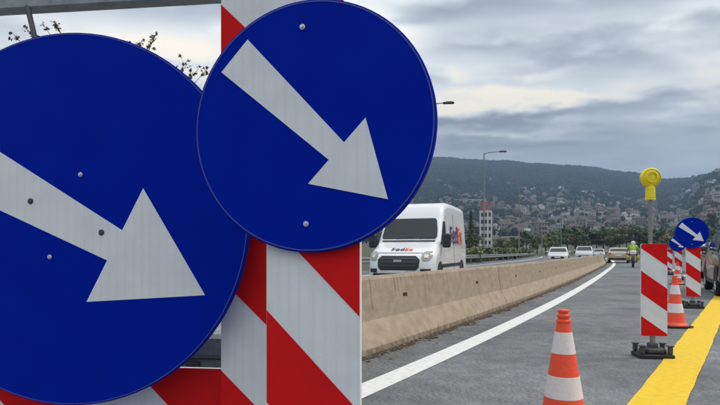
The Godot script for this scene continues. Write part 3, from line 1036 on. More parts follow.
	for x in [-0.32, 0.38]:
		var s := st()
		var a := Vector3(x, 1.47, -0.98)
		box(s, a + Vector3(0.22, 0.03, -0.015), Vector3(0.5, 0.02, 0.02), 0.0, Basis(Vector3.BACK, 0.12))
		obj("wiper", s, M.black_plastic, o)
	# lettering on the flanks and over the grille
	var purple := mat(lin(0.055, 0.015, 0.15), 0.4)
	var orange := mat(lin(0.75, 0.10, 0.02), 0.4)
	var tum := 0.10 / (2.55 - 1.15)
	for sg in [1.0, -1.0]:
		var b := Basis(Vector3.UP, sg * PI * 0.5) * Basis(Vector3.RIGHT, -atan(tum))
		var z0 := -2.5 if sg > 0 else -4.95
		var yy := 1.62
		var xx := sh.wide(yy) + 0.012
		text_on(o, "lettering", "Fed", 0.74, purple, Transform3D(b, Vector3(sg * xx, yy, z0)))
		text_on(o, "lettering", "Ex", 0.74, orange, Transform3D(b, Vector3(sg * xx, yy, z0 - sg * 1.255)))
	var hb := Basis(Vector3.RIGHT, -deg_to_rad(64.0))
	var y0 := 1.155
	var z1 := sh.front(y0) + 0.045
	text_on(o, "bonnet_lettering", "Fed", 0.24, purple, Transform3D(hb, Vector3(-0.31, y0, z1)))
	text_on(o, "bonnet_lettering", "Ex", 0.24, orange, Transform3D(hb, Vector3(0.088, y0, z1)))

# saloon, hatch or off-roader by its measures; local +z is the nose, origin mid-length on the ground
func make_car(label: String, group: String, pos: Vector3, turn: float, kind: String, body: StandardMaterial3D) -> Node3D:
	var o := thing("car", label, "car", pos, turn, group)
	var sh := Shell.new()
	var L := 4.3; var hh := 1.46; var half := 0.89; var hood := 0.92; var belt := 0.95; var tail := 1.0
	var pts: Array
	if kind == "suv":
		L = 4.5; hh = 1.68; half = 0.93; belt = 1.08
		pts = [[2.15, 0.30], [2.24, 0.55], [2.20, 0.80], [2.0, 0.98], [1.15, 1.10], [0.42, 1.56], [0.1, 1.64], [-0.9, 1.68], [-1.75, 1.62], [-1.95, 1.52], [-2.18, 1.12], [-2.24, 0.85], [-2.22, 0.45], [-2.12, 0.32], [0, 0.28]]
	elif kind == "hatch":
		L = 4.0; half = 0.87
		pts = [[1.9, 0.26], [2.0, 0.48], [1.96, 0.70], [1.76, 0.82], [0.98, 0.98], [0.28, 1.38], [0.0, 1.46], [-0.8, 1.47], [-1.45, 1.40], [-1.65, 1.28], [-1.88, 0.98], [-1.98, 0.72], [-1.96, 0.42], [-1.85, 0.28], [0, 0.24]]
	else:
		L = 4.5
		pts = [[2.12, 0.26], [2.24, 0.46], [2.20, 0.66], [2.02, 0.78], [1.05, 0.95], [0.35, 1.34], [0.05, 1.42], [-0.7, 1.43], [-1.05, 1.36], [-1.62, 1.06], [-2.1, 1.0], [-2.22, 0.9], [-2.25, 0.62], [-2.2, 0.38], [-2.1, 0.28], [0, 0.24]]
		hh = 1.43
	var p := PackedVector2Array()
	for q in pts: p.append(Vector2(q[0], q[1]))
	sh.setup(p, half, 0.12, 0.16, 0.10, belt - 0.05, 0.17)
	obj("body", shell_mesh(sh), body, o)
	var zf := pts[0][0] as float
	var wt: float = hh - 0.1
	var wb := belt + 0.08
	var wide_t := sh.wide(wt) - 0.12; var wide_b := sh.wide(wb) - 0.08
	obj("windscreen", skin_patch(sh, [[wb, -wide_b, wide_b], [wt, -wide_t, wide_t]], 1.0, 0.012, 10), M.glass, o)
	obj("rear_window", skin_patch(sh, [[wb + 0.06, -wide_b + 0.05, wide_b - 0.05], [wt - 0.02, -wide_t, wide_t]], -1.0, 0.012, 10), M.glass, o)
	obj("grille", skin_patch(sh, [[0.40, -0.5, 0.5], [0.46, -0.58, 0.58], [0.62, -0.5, 0.5]], 1.0, 0.012, 8), M.black_plastic, o)
	obj("front_plate", skin_patch(sh, [[0.47, -0.26, 0.26], [0.57, -0.26, 0.26]], 1.0, 0.025, 4), M.plate, o)
	obj("rear_plate", skin_patch(sh, [[0.66, -0.26, 0.26], [0.77, -0.26, 0.26]], -1.0, 0.02, 4), M.plate, o)
	obj("rear_bumper", skin_patch(sh, [[0.30, -half * 0.86, half * 0.86], [0.46, -half * 0.9, half * 0.9]], -1.0, 0.016, 8), M.black_plastic, o)
	for sg in [-1.0, 1.0]:
		var x0: float = minf(sg * half * 0.62, sg * half * 0.92); var x1: float = maxf(sg * half * 0.62, sg * half * 0.92)
		obj("headlight", skin_patch(sh, [[0.64, x0, x1], [0.76, x0, x1]], 1.0, 0.014, 5), M.lens_clear, o)
		x0 = minf(sg * half * 0.68, sg * half * 0.94); x1 = maxf(sg * half * 0.68, sg * half * 0.94)
		obj("tail_light", skin_patch(sh, [[0.78, x0, x1], [0.93, x0, x1]], -1.0, 0.014, 5), M.lens_red, o)
		# side glass follows the roof line
		var f0 := sh.front(wb) - 0.22; var f1 := sh.front(wt) - 0.12
		var r0 := sh.rear(wb) + 0.42; var r1 := sh.rear(wt) + 0.25
		var zm := lerpf(f0, r0, 0.55)
		obj("side_window", side_patch(sh, [[f0, wb - 0.02], [f1, wt], [zm + 0.04, wt + 0.01], [zm + 0.04, wb - 0.02]], sg), M.glass, o)
		obj("side_window", side_patch(sh, [[zm - 0.04, wb - 0.02], [zm - 0.04, wt + 0.01], [r1, wt], [r0, wb - 0.02]], sg), M.glass, o)
		var wr := 0.36 if kind == "suv" else 0.32
		for z in [zf - 0.78, -(zf - 0.85)]:
			obj("wheel_arch", side_patch(sh, arch(z, wr, wr + 0.06), sg, 0.004), M.black_plastic, o)
			wheel(o, Vector3(sg * (half - 0.09), wr, z), wr, 0.2, sg)
		obj("sill", side_patch(sh, [[zf - 1.2, 0.28], [-(zf - 1.3), 0.28], [-(zf - 1.3), 0.36], [zf - 1.2, 0.36]], sg, 0.01, 0.03), M.black_plastic, o)
		obj("door_handle", side_patch(sh, [[zm - 0.25, wb - 0.14], [zm - 0.08, wb - 0.14], [zm - 0.08, wb - 0.10], [zm - 0.25, wb - 0.10]], sg, 0.025, 0.02), body, o)
		var s := st()
		box(s, Vector3(sg * (half + 0.09), wb + 0.03, f0 - 0.02), Vector3(0.18, 0.13, 0.1), 0.03)
		obj("mirror", s, body, o)
	return o

func make_vehicles() -> void:
	make_van()
	var opp := "oncoming cars behind the barrier"
	make_car("white hatchback coming along the opposite carriageway behind the barrier", opp, on_ground(558.5, 52.0), PI * 0.0 - deg_to_rad(22.0), "hatch", paint(0.62, 0.64, 0.64))
	make_car("silver off-roader with dark windscreen on the opposite carriageway", opp, on_ground(584.5, 64.0), -deg_to_rad(24.0), "suv", paint(0.55, 0.58, 0.60))
	make_car("pale grey saloon farthest off on the opposite carriageway", opp, on_ground(598.0, 78.0), -deg_to_rad(24.0), "saloon", paint(0.42, 0.46, 0.5))
	make_car("beige saloon driving away beside the hi-vis motorcyclist", "cars driving away", on_ground(618.5, 53.0), PI - deg_to_rad(25.0), "saloon", paint(0.42, 0.36, 0.27))
	var q := "cars queueing beyond the yellow line"
	var hd := deg_to_rad(27.0)
	var d := Vector3(sin(hd), 0, -cos(hd)); var r := Vector3(cos(hd), 0, sin(hd))
	# rear left wheels stand on the ground where the photograph shows them
	var w0 := ground(718.5, 296.0)
	make_car("dark grey off-roader queueing beyond the yellow line", q, w0 + r * 0.86 + d * 1.3, PI - hd, "suv", paint(0.06, 0.062, 0.065))
	var w1 := ground(707.5, 281.0)
	make_car("black hatchback queueing ahead of the dark grey off-roader", q, w1 + r * 0.82 + d * 1.6, PI - hd, "hatch", paint(0.035, 0.035, 0.037))
	make_car("bright silver hatchback at the head of the queue beyond the yellow line", q, w1 + r * 0.92 + d * 9.4, PI - hd, "hatch", paint(0.5, 0.52, 0.54))

# ------------------------------------------------------------------ the motorcyclist
func capsule_field(p: Vector3, bones: Array, k: float) -> float:
	var d := 1e9
	for b in bones:
		var pa: Vector3 = p - b[0]
		var ba: Vector3 = b[1] - b[0]
		var h := clampf(pa.dot(ba) / maxf(ba.length_squared(), 1e-6), 0.0, 1.0)
		var e := (pa - ba * h).length() - lerpf(b[2], b[3], h)
		if d > 1e8: d = e
		else:
			var hm := clampf(0.5 + 0.5 * (d - e) / k, 0.0, 1.0)
			d = lerpf(d, e, hm) - k * hm * (1.0 - hm)
	return d

func surface_net(s: SurfaceTool, bones: Array, cell: float, k: float) -> void:
	var lo := Vector3.ONE * 1e9; var hi := -lo
	for b in bones:
		for e in 2:
			var rad: float = b[2 + e] + cell * 2.0
			lo = lo.min(b[e] - Vector3.ONE * rad); hi = hi.max(b[e] + Vector3.ONE * rad)
	var n := Vector3i(((hi - lo) / cell).ceil()) + Vector3i.ONE
	var val := PackedFloat32Array(); val.resize(n.x * n.y * n.z)
	var id := func(x: int, y: int, z: int) -> int: return (z * n.y + y) * n.x + x
	for z in n.z:
		for y in n.y:
			for x in n.x: val[id.call(x, y, z)] = capsule_field(lo + Vector3(x, y, z) * cell, bones, k)
	var vert := {}
	for z in n.z - 1:
		for y in n.y - 1:
			for x in n.x - 1:
				var sum := Vector3.ZERO; var cnt := 0
				for e in [[0,0,0,1,0,0],[0,1,0,1,1,0],[0,0,1,1,0,1],[0,1,1,1,1,1],[0,0,0,0,1,0],[1,0,0,1,1,0],[0,0,1,0,1,1],[1,0,1,1,1,1],[0,0,0,0,0,1],[1,0,0,1,0,1],[0,1,0,0,1,1],[1,1,0,1,1,1]]:
					var a := val[id.call(x + e[0], y + e[1], z + e[2])]; var b := val[id.call(x + e[3], y + e[4], z + e[5])]
					if (a < 0.0) != (b < 0.0):
						var f := a / (a - b)
						sum += Vector3(x + lerpf(e[0], e[3], f), y + lerpf(e[1], e[4], f), z + lerpf(e[2], e[5], f)); cnt += 1
				if cnt > 0: vert[id.call(x, y, z)] = lo + sum / cnt * cell
	smooth(s, 1)
	for z in range(1, n.z - 1):
		for y in range(1, n.y - 1):
			for x in range(1, n.x - 1):
				var a := val[id.call(x, y, z)]
				for ax in 3:
					var o := Vector3i.ZERO; o[ax] = 1
					var b := val[id.call(x + o.x, y + o.y, z + o.z)]
					if (a < 0.0) == (b < 0.0): continue
					var u := Vector3i.ZERO; u[(ax + 1) % 3] = 1
					var v := Vector3i.ZERO; v[(ax + 2) % 3] = 1
					var c := Vector3i(x, y, z)
					var q := []
					for w in [c - u - v, c - v, c, c - u]: q.append(vert.get(id.call(w.x, w.y, w.z), Vector3.ZERO))
					if a < 0.0: quad(s, q[0], q[1], q[2], q[3])
					else: quad(s, q[3], q[2], q[1], q[0])

func make_rider() -> void:
	var pos := on_ground(633.0, 38.5)
	var turn := PI - deg_to_rad(25.5)      # riding away, local +z ahead
	var lime := grain(mat(lin(0.42, 0.62, 0.06), 0.6), noise_tex(0.03, 0.75, 1.0, 81), 2.0)
	var bike := thing("motorcycle", "white and yellow-green service motorcycle under the hi-vis rider", "motorcycle", pos, turn)
	var s := st()
	box(s, Vector3(0, 0.72, 0.12), Vector3(0.30, 0.26, 0.5), 0.09)
	box(s, Vector3(0, 0.80, -0.35), Vector3(0.26, 0.12, 0.66), 0.05)
	box(s, Vector3(0, 0.84, 0.55), Vector3(0.42, 0.36, 0.3), 0.1)
	obj("body", s, paint(0.6, 0.64, 0.5), bike)
	s = st()
	box(s, Vector3(0, 0.42, 0.08), Vector3(0.34, 0.34, 0.5), 0.08)
	obj("engine", s, M.black_plastic, bike)
	for z in [-0.76, 0.76]:
		wheel(bike, Vector3(0, 0.31, z), 0.31, 0.14, 1.0)
	s = st()
	for x in [-0.11, 0.11]:
		tube(s, Vector3(x, 0.31, 0.76), Vector3(x, 1.0, 0.5), 0.026, 0.026, 8)
		tube(s, Vector3(x, 0.31, -0.76), Vector3(x, 0.5, -0.1), 0.03, 0.03, 8)
	obj("fork", s, M.steel, bike)
	for sg in [-1.0, 1.0]:
		s = st()
		box(s, Vector3(sg * 0.31, 0.64, -0.62), Vector3(0.22, 0.34, 0.42), 0.05)
		var pn := obj("pannier", s, lime, bike)
		s = st()
		box(s, Vector3(sg * 0.31, 0.60, -0.832), Vector3(0.17, 0.06, 0.012), 0.003)
		obj("reflector", s, M.lens_red, pn)
		s = st()
		tube(s, Vector3(sg * 0.12, 1.0, 0.46), Vector3(sg * 0.40, 1.04, 0.34), 0.014, 0.014, 8)
		obj("handlebar", s, M.black_plastic, bike)
	s = st()
	box(s, Vector3(0, 1.0, -0.68), Vector3(0.40, 0.28, 0.36), 0.06)
	obj("top_box", s, paint(0.66, 0.68, 0.62), bike)
	s = st()
	box(s, Vector3(0, 0.72, -0.90), Vector3(0.2, 0.07, 0.05), 0.01)
	obj("tail_light", s, M.lens_red, bike)
	s = st()
	box(s, Vector3(0, 1.2, 0.66), Vector3(0.36, 0.34, 0.012), 0.003, Basis(Vector3.RIGHT, -0.5))
	obj("windshield", s, M.glass, bike)

	var r := thing("person", "motorcyclist in yellow hi-vis jacket, dark trousers and white helmet, riding away", "person", pos, turn)
	var legs := []
	var torso := []
	for sg in [-1.0, 1.0]:
		legs.append([Vector3(sg * 0.11, 0.95, -0.24), Vector3(sg * 0.25, 0.82, 0.18), 0.105, 0.068])
		legs.append([Vector3(sg * 0.25, 0.82, 0.18), Vector3(sg * 0.23, 0.42, -0.02), 0.066, 0.045])
		legs.append([Vector3(sg * 0.23, 0.38, -0.05), Vector3(sg * 0.25, 0.35, 0.16), 0.045, 0.035])
		torso.append([Vector3(sg * 0.19, 1.42, -0.10), Vector3(sg * 0.34, 1.22, 0.10), 0.075, 0.055])
		torso.append([Vector3(sg * 0.34, 1.22, 0.10), Vector3(sg * 0.37, 1.07, 0.32), 0.054, 0.042])
	legs.append([Vector3(-0.09, 0.95, -0.26), Vector3(0.09, 0.95, -0.26), 0.125, 0.125])
	torso.append([Vector3(0, 1.0, -0.24), Vector3(0, 1.22, -0.18), 0.145, 0.155])
	torso.append([Vector3(-0.13, 1.36, -0.12), Vector3(0.13, 1.36, -0.12), 0.10, 0.10])
	torso.append([Vector3(0, 1.36, -0.12), Vector3(0, 1.50, -0.06), 0.12, 0.065])
	s = st()
	surface_net(s, legs + torso, 0.028, 0.05)
	var bd := obj("body", s, mat(lin(0.025, 0.027, 0.033), 0.8), r)
	# jacket over the upper body
	var jk := []
	for b in torso: jk.append([b[0], b[1], b[2] + 0.018, b[3] + 0.016])
	s = st()
	surface_net(s, jk, 0.028, 0.05)
	var jacket := obj("jacket", s, lime, r)
	s = st()
	lathe(s, [[0.178, 0.0], [0.182, 0.004], [0.182, 0.046], [0.178, 0.05]], 24, Vector3(0, 1.10, -0.215))
	obj("reflective_band", s, M.film_white, jacket)
	# gloved hands closed round the grips
	for sg in [-1.0, 1.0]:
		var hand := []
		var c := Vector3(sg * 0.375, 1.06, 0.335)
		hand.append([c + Vector3(-0.03, 0.015, -0.02), c + Vector3(0.03, 0.015, -0.02), 0.024, 0.024])
		for f in 4:
			var x := -0.036 + f * 0.024
			hand.append([c + Vector3(x, 0.02, 0.0), c + Vector3(x, 0.012, 0.035), 0.011, 0.010])
			hand.append([c + Vector3(x, 0.012, 0.035), c + Vector3(x, -0.025, 0.03), 0.010, 0.009])
		hand.append([c + Vector3(-sg * 0.04, 0.0, -0.015), c + Vector3(-sg * 0.045, -0.03, 0.012), 0.011, 0.009])
		s = st()
		surface_net(s, hand, 0.008, 0.008)
		obj("glove", s, M.black_plastic, r)
	s = st()
	lathe(s, [[0.0, -0.13], [0.085, -0.125], [0.118, -0.08], [0.132, 0.0], [0.125, 0.06], [0.095, 0.11], [0.05, 0.135], [0.0, 0.142]], 24, Vector3(0, 1.66, 0.0))
	var hel := obj("helmet", s, paint(0.75, 0.76, 0.7), r)
	s = st()
	for k in 8:
		var a0 := -1.0 + 2.0 * k / 8; var a1 := -1.0 + 2.0 * (k + 1) / 8
		quad(s, Vector3(sin(a0) * 0.137, 1.62, cos(a0) * 0.137), Vector3(sin(a1) * 0.137, 1.62, cos(a1) * 0.137), Vector3(sin(a1) * 0.135, 1.70, cos(a1) * 0.135), Vector3(sin(a0) * 0.135, 1.70, cos(a0) * 0.135))
	obj("visor", s, M.glass, hel)

# ------------------------------------------------------------------ street lamps, tower, houses
func lamp_post(label: String, pos: Vector3, height: float, arm: float, turn: float) -> void:
	var o := thing("street_lamp", label, "street lamp", pos, turn, "street lamps along the motorway")
	var s := st()
	tube(s, Vector3.ZERO, Vector3(0, height, 0), 0.13, 0.06, 12)
	tube(s, Vector3.ZERO, Vector3(0, 0.5, 0), 0.2, 0.17, 12)
	obj("pole", s, M.galv, o)
	s = st()
	tube(s, Vector3(0, height - 0.15, 0), Vector3(0.5, height + 0.05, 0), 0.055, 0.05, 8)
	tube(s, Vector3(0.5, height + 0.05, 0), Vector3(arm - 0.6, height + 0.12, 0), 0.05, 0.04, 8)
	obj("arm", s, M.galv, o)
	s = st()
	box(s, Vector3(arm - 0.25, height + 0.12, 0), Vector3(0.85, 0.14, 0.3), 0.05)
	box(s, Vector3(arm - 0.2, height + 0.2, 0), Vector3(0.5, 0.06, 0.2), 0.02)
	obj("lantern", s, M.steel_dark, o)

func col_box(s: SurfaceTool, c: Vector3, size: Vector3, col: Color, bot := false) -> void:
	s.set_color(col)
	box(s, c, size)

func tower() -> void:
	var z := 190.0
	var base := on_ground(485.5, z)
	base.y = hill_height(base.x, z)
	var o := thing("tower_block", "slim white tower with dark window columns and red frame on its roof", "building", base, -0.15)
	var top := EYE + (HY - 212.0) / F * z - base.y
	var w := 12.5 / F * z
	var s := st()
	s.set_color(Color(0.62, 0.62, 0.60))
	box(s, Vector3(0, top * 0.5, 0), Vector3(w * 0.8, top, w * 0.8))
	obj("wall", s, M.wall, o)
	for x in [-0.5, -0.17, 0.17, 0.5]:
		s = st()
		s.set_color(Color(0.66, 0.66, 0.64))
		box(s, Vector3(x * w * 0.88, top * 0.5, w * 0.42), Vector3(w * 0.10, top + 0.3, w * 0.08))
		obj("pilaster", s, M.wall, o)
	var floors := 6
	for f in floors:
		for x in [-0.335, 0.0, 0.335]:
			s = st()
			box(s, Vector3(x * w * 0.88, (f + 0.55) * top / floors, w * 0.402), Vector3(w * 0.14, top / floors * 0.55, 0.06))
			obj("window", s, M.glass, o)
	s = st()
	box(s, Vector3(0, top + 0.2, 0), Vector3(w * 0.9, 0.3, w * 0.9))
	obj("parapet", s, M.plate, o)
	var red := mat(lin(0.45, 0.05, 0.06), 0.6)
	s = st()
	var rh := 11.0 / F * z
	for x in [-0.32, -0.1, 0.12, 0.34]:
		box(s, Vector3(x * w, top + rh * 0.5, 0), Vector3(0.14, rh, 0.14))
	for y in [0.35, 0.6, 0.85]:
		box(s, Vector3(0.01 * w, top + rh * y, 0.0), Vector3(w * 0.8, 0.35, 0.1))
	obj("roof_sign_frame", s, red, o)

func house_mesh(w: float, d: float, floors: int, wall: Color, roof: Color, gable: bool, seed_: int) -> ArrayMesh:
	var r := RandomNumberGenerator.new(); r.seed = seed_
	var s := st()
	var h := floors * 3.1
	s.set_color(wall)
	box(s, Vector3(0, h * 0.5 - 2.0, 0), Vector3(w, h + 4.0, d))
	var glass := Color(0.035, 0.04, 0.05)
	var frame := Color(minf(wall.r * 1.1, 0.8), minf(wall.g * 1.1, 0.8), minf(wall.b * 1.1, 0.8))
	for f in floors:
		var n := maxi(2, int(w / 3.4))
		for k in n:
			var x := (k + 0.5) / n * w - w * 0.5
			for sg in [-1.0, 1.0]:
				s.set_color(glass)
				box(s, Vector3(x, f * 3.1 + 1.6, sg * (d * 0.5 + 0.01)), Vector3(1.5, 1.6 if r.randf() < 0.6 else 2.1, 0.1))
		if f > 0 and r.randf() < 0.7:      # balcony slab and rail
			s.set_color(frame)
			box(s, Vector3(0, f * 3.1 + 0.05, d * 0.5 + 0.6), Vector3(w * 0.9, 0.18, 1.3))
			box(s, Vector3(0, f * 3.1 + 0.55, d * 0.5 + 1.2), Vector3(w * 0.9, 0.8, 0.1))
		for sg in [-1.0, 1.0]:
			s.set_color(glass)
			box(s, Vector3(sg * (w * 0.5 + 0.01), f * 3.1 + 1.6, r.randf_range(-0.2, 0.2) * d), Vector3(0.1, 1.5, 1.4))
	s.set_color(roof)
	smooth(s, -1)
	if gable:
		var e := 0.5; var rh := w * 0.24
		var a := Vector3(-w * 0.5 - e, h, -d * 0.5 - e); var b := Vector3(w * 0.5 + e, h, -d * 0.5 - e)
		var c := Vector3(w * 0.5 + e, h, d * 0.5 + e); var f := Vector3(-w * 0.5 - e, h, d * 0.5 + e)
		var g0 := Vector3(-w * 0.22, h + rh, 0); var g1 := Vector3(w * 0.22, h + rh, 0)
		quad(s, f, c, g1, g0); quad(s, b, a, g0, g1); tri(s, a, f, g0); tri(s, c, b, g1)
		quad(s, a, b, c, f)
		s.set_color(wall)
		box(s, Vector3(w * 0.2, h + rh * 0.9, d * 0.15), Vector3(0.8, 1.8, 0.8))
	else:
		box(s, Vector3(0, h + 0.15, 0), Vector3(w + 0.7, 0.3, d + 0.7))
		s.set_color(wall)
		box(s, Vector3(-w * 0.2, h + 1.2, 0), Vector3(w * 0.35, 2.2, d * 0.4))
	return done(s)

func make_town() -> void:
	var kinds := []
	var walls := [Color(0.40, 0.39, 0.37), Color(0.31, 0.28, 0.24), Color(0.64, 0.64, 0.63), Color(0.21, 0.185, 0.16), Color(0.25, 0.25, 0.255)]
	var tile := [Color(0.10, 0.068, 0.055), Color(0.135, 0.095, 0.075)]
	var names := ["white", "cream", "bright white", "tan", "grey"]
	for k in 10:
		var g := k % 2 == 0
		var w := [10.0, 13.0, 16.0, 11.0, 20.0][k % 5] as float
		var fl := [2, 3, 3, 2, 4][(k + 1) % 5] as int
		kinds.append([house_mesh(w, w * 0.75, fl, walls[k % 5], tile[k % 2] if g else Color(0.40, 0.39, 0.37), g, 300 + k), "distant %s house with %s on the hillside" % [names[k % 5], "brown tiled roof" if g else "flat roof"]])
	var placed := []
	var count := 0
	var tries := 0
	while count < 240 and tries < 9000:
		tries += 1
		var px := rng.randf_range(425.0, 735.0)
		var z := rng.randf_range(420.0, 1650.0)
		var right := smoothstep(660.0, 715.0, px)
		var keep := smoothstep(1650.0, 900.0, z) if right < 0.3 else 1.0
		keep *= 0.35 + 0.65 * clampf(0.5 + 1.6 * hill_noise.get_noise_2d(px * 3.0, z * 0.8 + 4000.0), 0.0, 1.0)
		if px < 500.0: keep *= 0.5
		if rng.randf() > keep: continue
		var x := (px - HX) / F * z
		var ok := true
		for q in placed:
			if absf(q.x - x) < 15.0 and absf(q.y - z) < 17.0: ok = false; break
		if not ok: continue
		placed.append(Vector2(x, z))
		var kd: Array = kinds[rng.randi() % kinds.size()]
		var o := put("house", kd[0], M.wall, self, Vector3(x, hill_height(x, z), -z))
		o.rotation.y = rng.randf_range(-0.7, 0.7) + (PI if rng.randf() < 0.2 else 0.0)
		var sc := rng.randf_range(0.7, 1.0)
		o.scale = Vector3(sc, rng.randf_range(0.85, 1.15), sc)
		tag(o, kd[1], "house", "houses of the hillside town")
		count += 1
	# long pale halls that stand out on the slope
	for q in [[526.0, 189.5, 1250.0, 17.0, 4.0, "long white hall high on the slope below the wooded ridge", Color(0.60, 0.60, 0.58)], [595.0, 214.0, 820.0, 22.0, 5.0, "long pale hall low on the slope above the roadside trees", Color(0.52, 0.50, 0.46)], [556.0, 200.0, 1050.0, 14.0, 4.0, "medium pale hall on the slope between the two long halls", Color(0.52, 0.51, 0.48)], [524.0, 242.0, 260.0, 40.0, 9.0, "low cream building behind the guardrail beside the slim white tower", Color(0.46, 0.42, 0.34)], [466.0, 201.0, 1000.0, 40.0, 3.0, "long grey hall on the slope above the van", Color(0.34, 0.34, 0.34)]]:
		# the hall stands where the line of sight to its foot meets the slope
		var z: float = 240.0
		var foot: float = (HY - q[1] - q[4] * 0.5) / F
		while z < 2300.0 and (EYE + foot * z > hill_height((q[0] - HX) / F * z, z) if q[2] > 300.0 else z < q[2]): z += 10.0
		var x: float = (q[0] - HX) / F * z
		var w: float = q[3] / F * z; var h: float = q[4] / F * z
		var y: float = EYE + (HY - q[1]) / F * z
		var o := thing("hall", q[5], "building", Vector3(x, y - h * 0.5, -z), rng.randf_range(-0.15, 0.15))
		var s := st()
		s.set_color(q[6])
		box(s, Vector3(0, h * 0.5 - 8.0, -w * 0.15), Vector3(w, h + 16.0, w * 0.35))
		obj("wall", s, M.wall, o)
		s = st()
		s.set_color(Color(0.5, 0.5, 0.49))
		box(s, Vector3(0, h + 0.25, -w * 0.15), Vector3(w + 1.0, 0.5, w * 0.35 + 1.0))
		obj("roof", s, M.wall, o)
		for k in 6:
			s = st()
			box(s, Vector3((k - 2.5) / 6.0 * w, h * 0.5, w * 0.025 + 0.03), Vector3(w * 0.09, h * 0.42, 0.1))
			obj("window", s, M.glass, o)

# ------------------------------------------------------------------ trees
func leaf_cloud(seed_: int, lobes: Array, leaves: int, size: float, cols: Array) -> ArrayMesh:
	# small leaf faces spread through the lobes; thicker near each lobe's surface
	var r := RandomNumberGenerator.new(); r.seed = seed_
	var v := PackedVector3Array(); var n := PackedVector3Array(); var c := PackedColorArray()
	for k in leaves:
		var q: Array = lobes[r.randi() % lobes.size()]
		var d := Vector3(r.randfn(), r.randfn(), r.randfn()).normalized()
		var p: Vector3 = q[0] + d * (q[1] as Vector3) * pow(r.randf(), 0.4)
		var nn := (d + Vector3(r.randfn(), r.randfn() + 0.5, r.randfn()) * 0.6).normalized()
		var u := nn.cross(Vector3(r.randfn(), r.randfn(), r.randfn())).normalized()
		var w := nn.cross(u)
		var sz := size * r.randf_range(0.6, 1.3)
		var base: Color = cols[r.randi() % cols.size()]
		var f := r.randf_range(0.75, 1.25)
		var col := Color(base.r * f, base.g * f, base.b * f)
		for e in [p - u * sz, p + w * sz * 0.5, p + u * sz, p - u * sz, p + u * sz, p - w * sz * 0.5]:
			v.append(e); n.append(nn); c.append(col)
	var arr := []; arr.resize(Mesh.ARRAY_MAX)
	arr[Mesh.ARRAY_VERTEX] = v; arr[Mesh.ARRAY_NORMAL] = n; arr[Mesh.ARRAY_COLOR] = c
	var m := ArrayMesh.new()
	m.add_surface_from_arrays(Mesh.PRIMITIVE_TRIANGLES, arr)
	return m

func limbs(seed_: int, h: float, r0: float, tips: Array) -> ArrayMesh:
	var r := RandomNumberGenerator.new(); r.seed = seed_
	var s := st()
	var a := Vector3.ZERO
	var fork := Vector3(r.randf_range(-0.15, 0.15), h * 0.42, r.randf_range(-0.15, 0.15))
	tube(s, a, fork * 0.5 + Vector3(0.05, 0, 0), r0, r0 * 0.8, 8, false)
	tube(s, fork * 0.5 + Vector3(0.05, 0, 0), fork, r0 * 0.8, r0 * 0.62, 8, false)
	for t in tips:
		var m: Vector3 = fork.lerp(t, 0.5) + Vector3(r.randfn(), r.randfn(), r.randfn()) * 0.06 * h
		tube(s, fork, m, r0 * 0.5, r0 * 0.3, 6, false)
		tube(s, m, t, r0 * 0.3, r0 * 0.06, 6, false)
	return done(s)

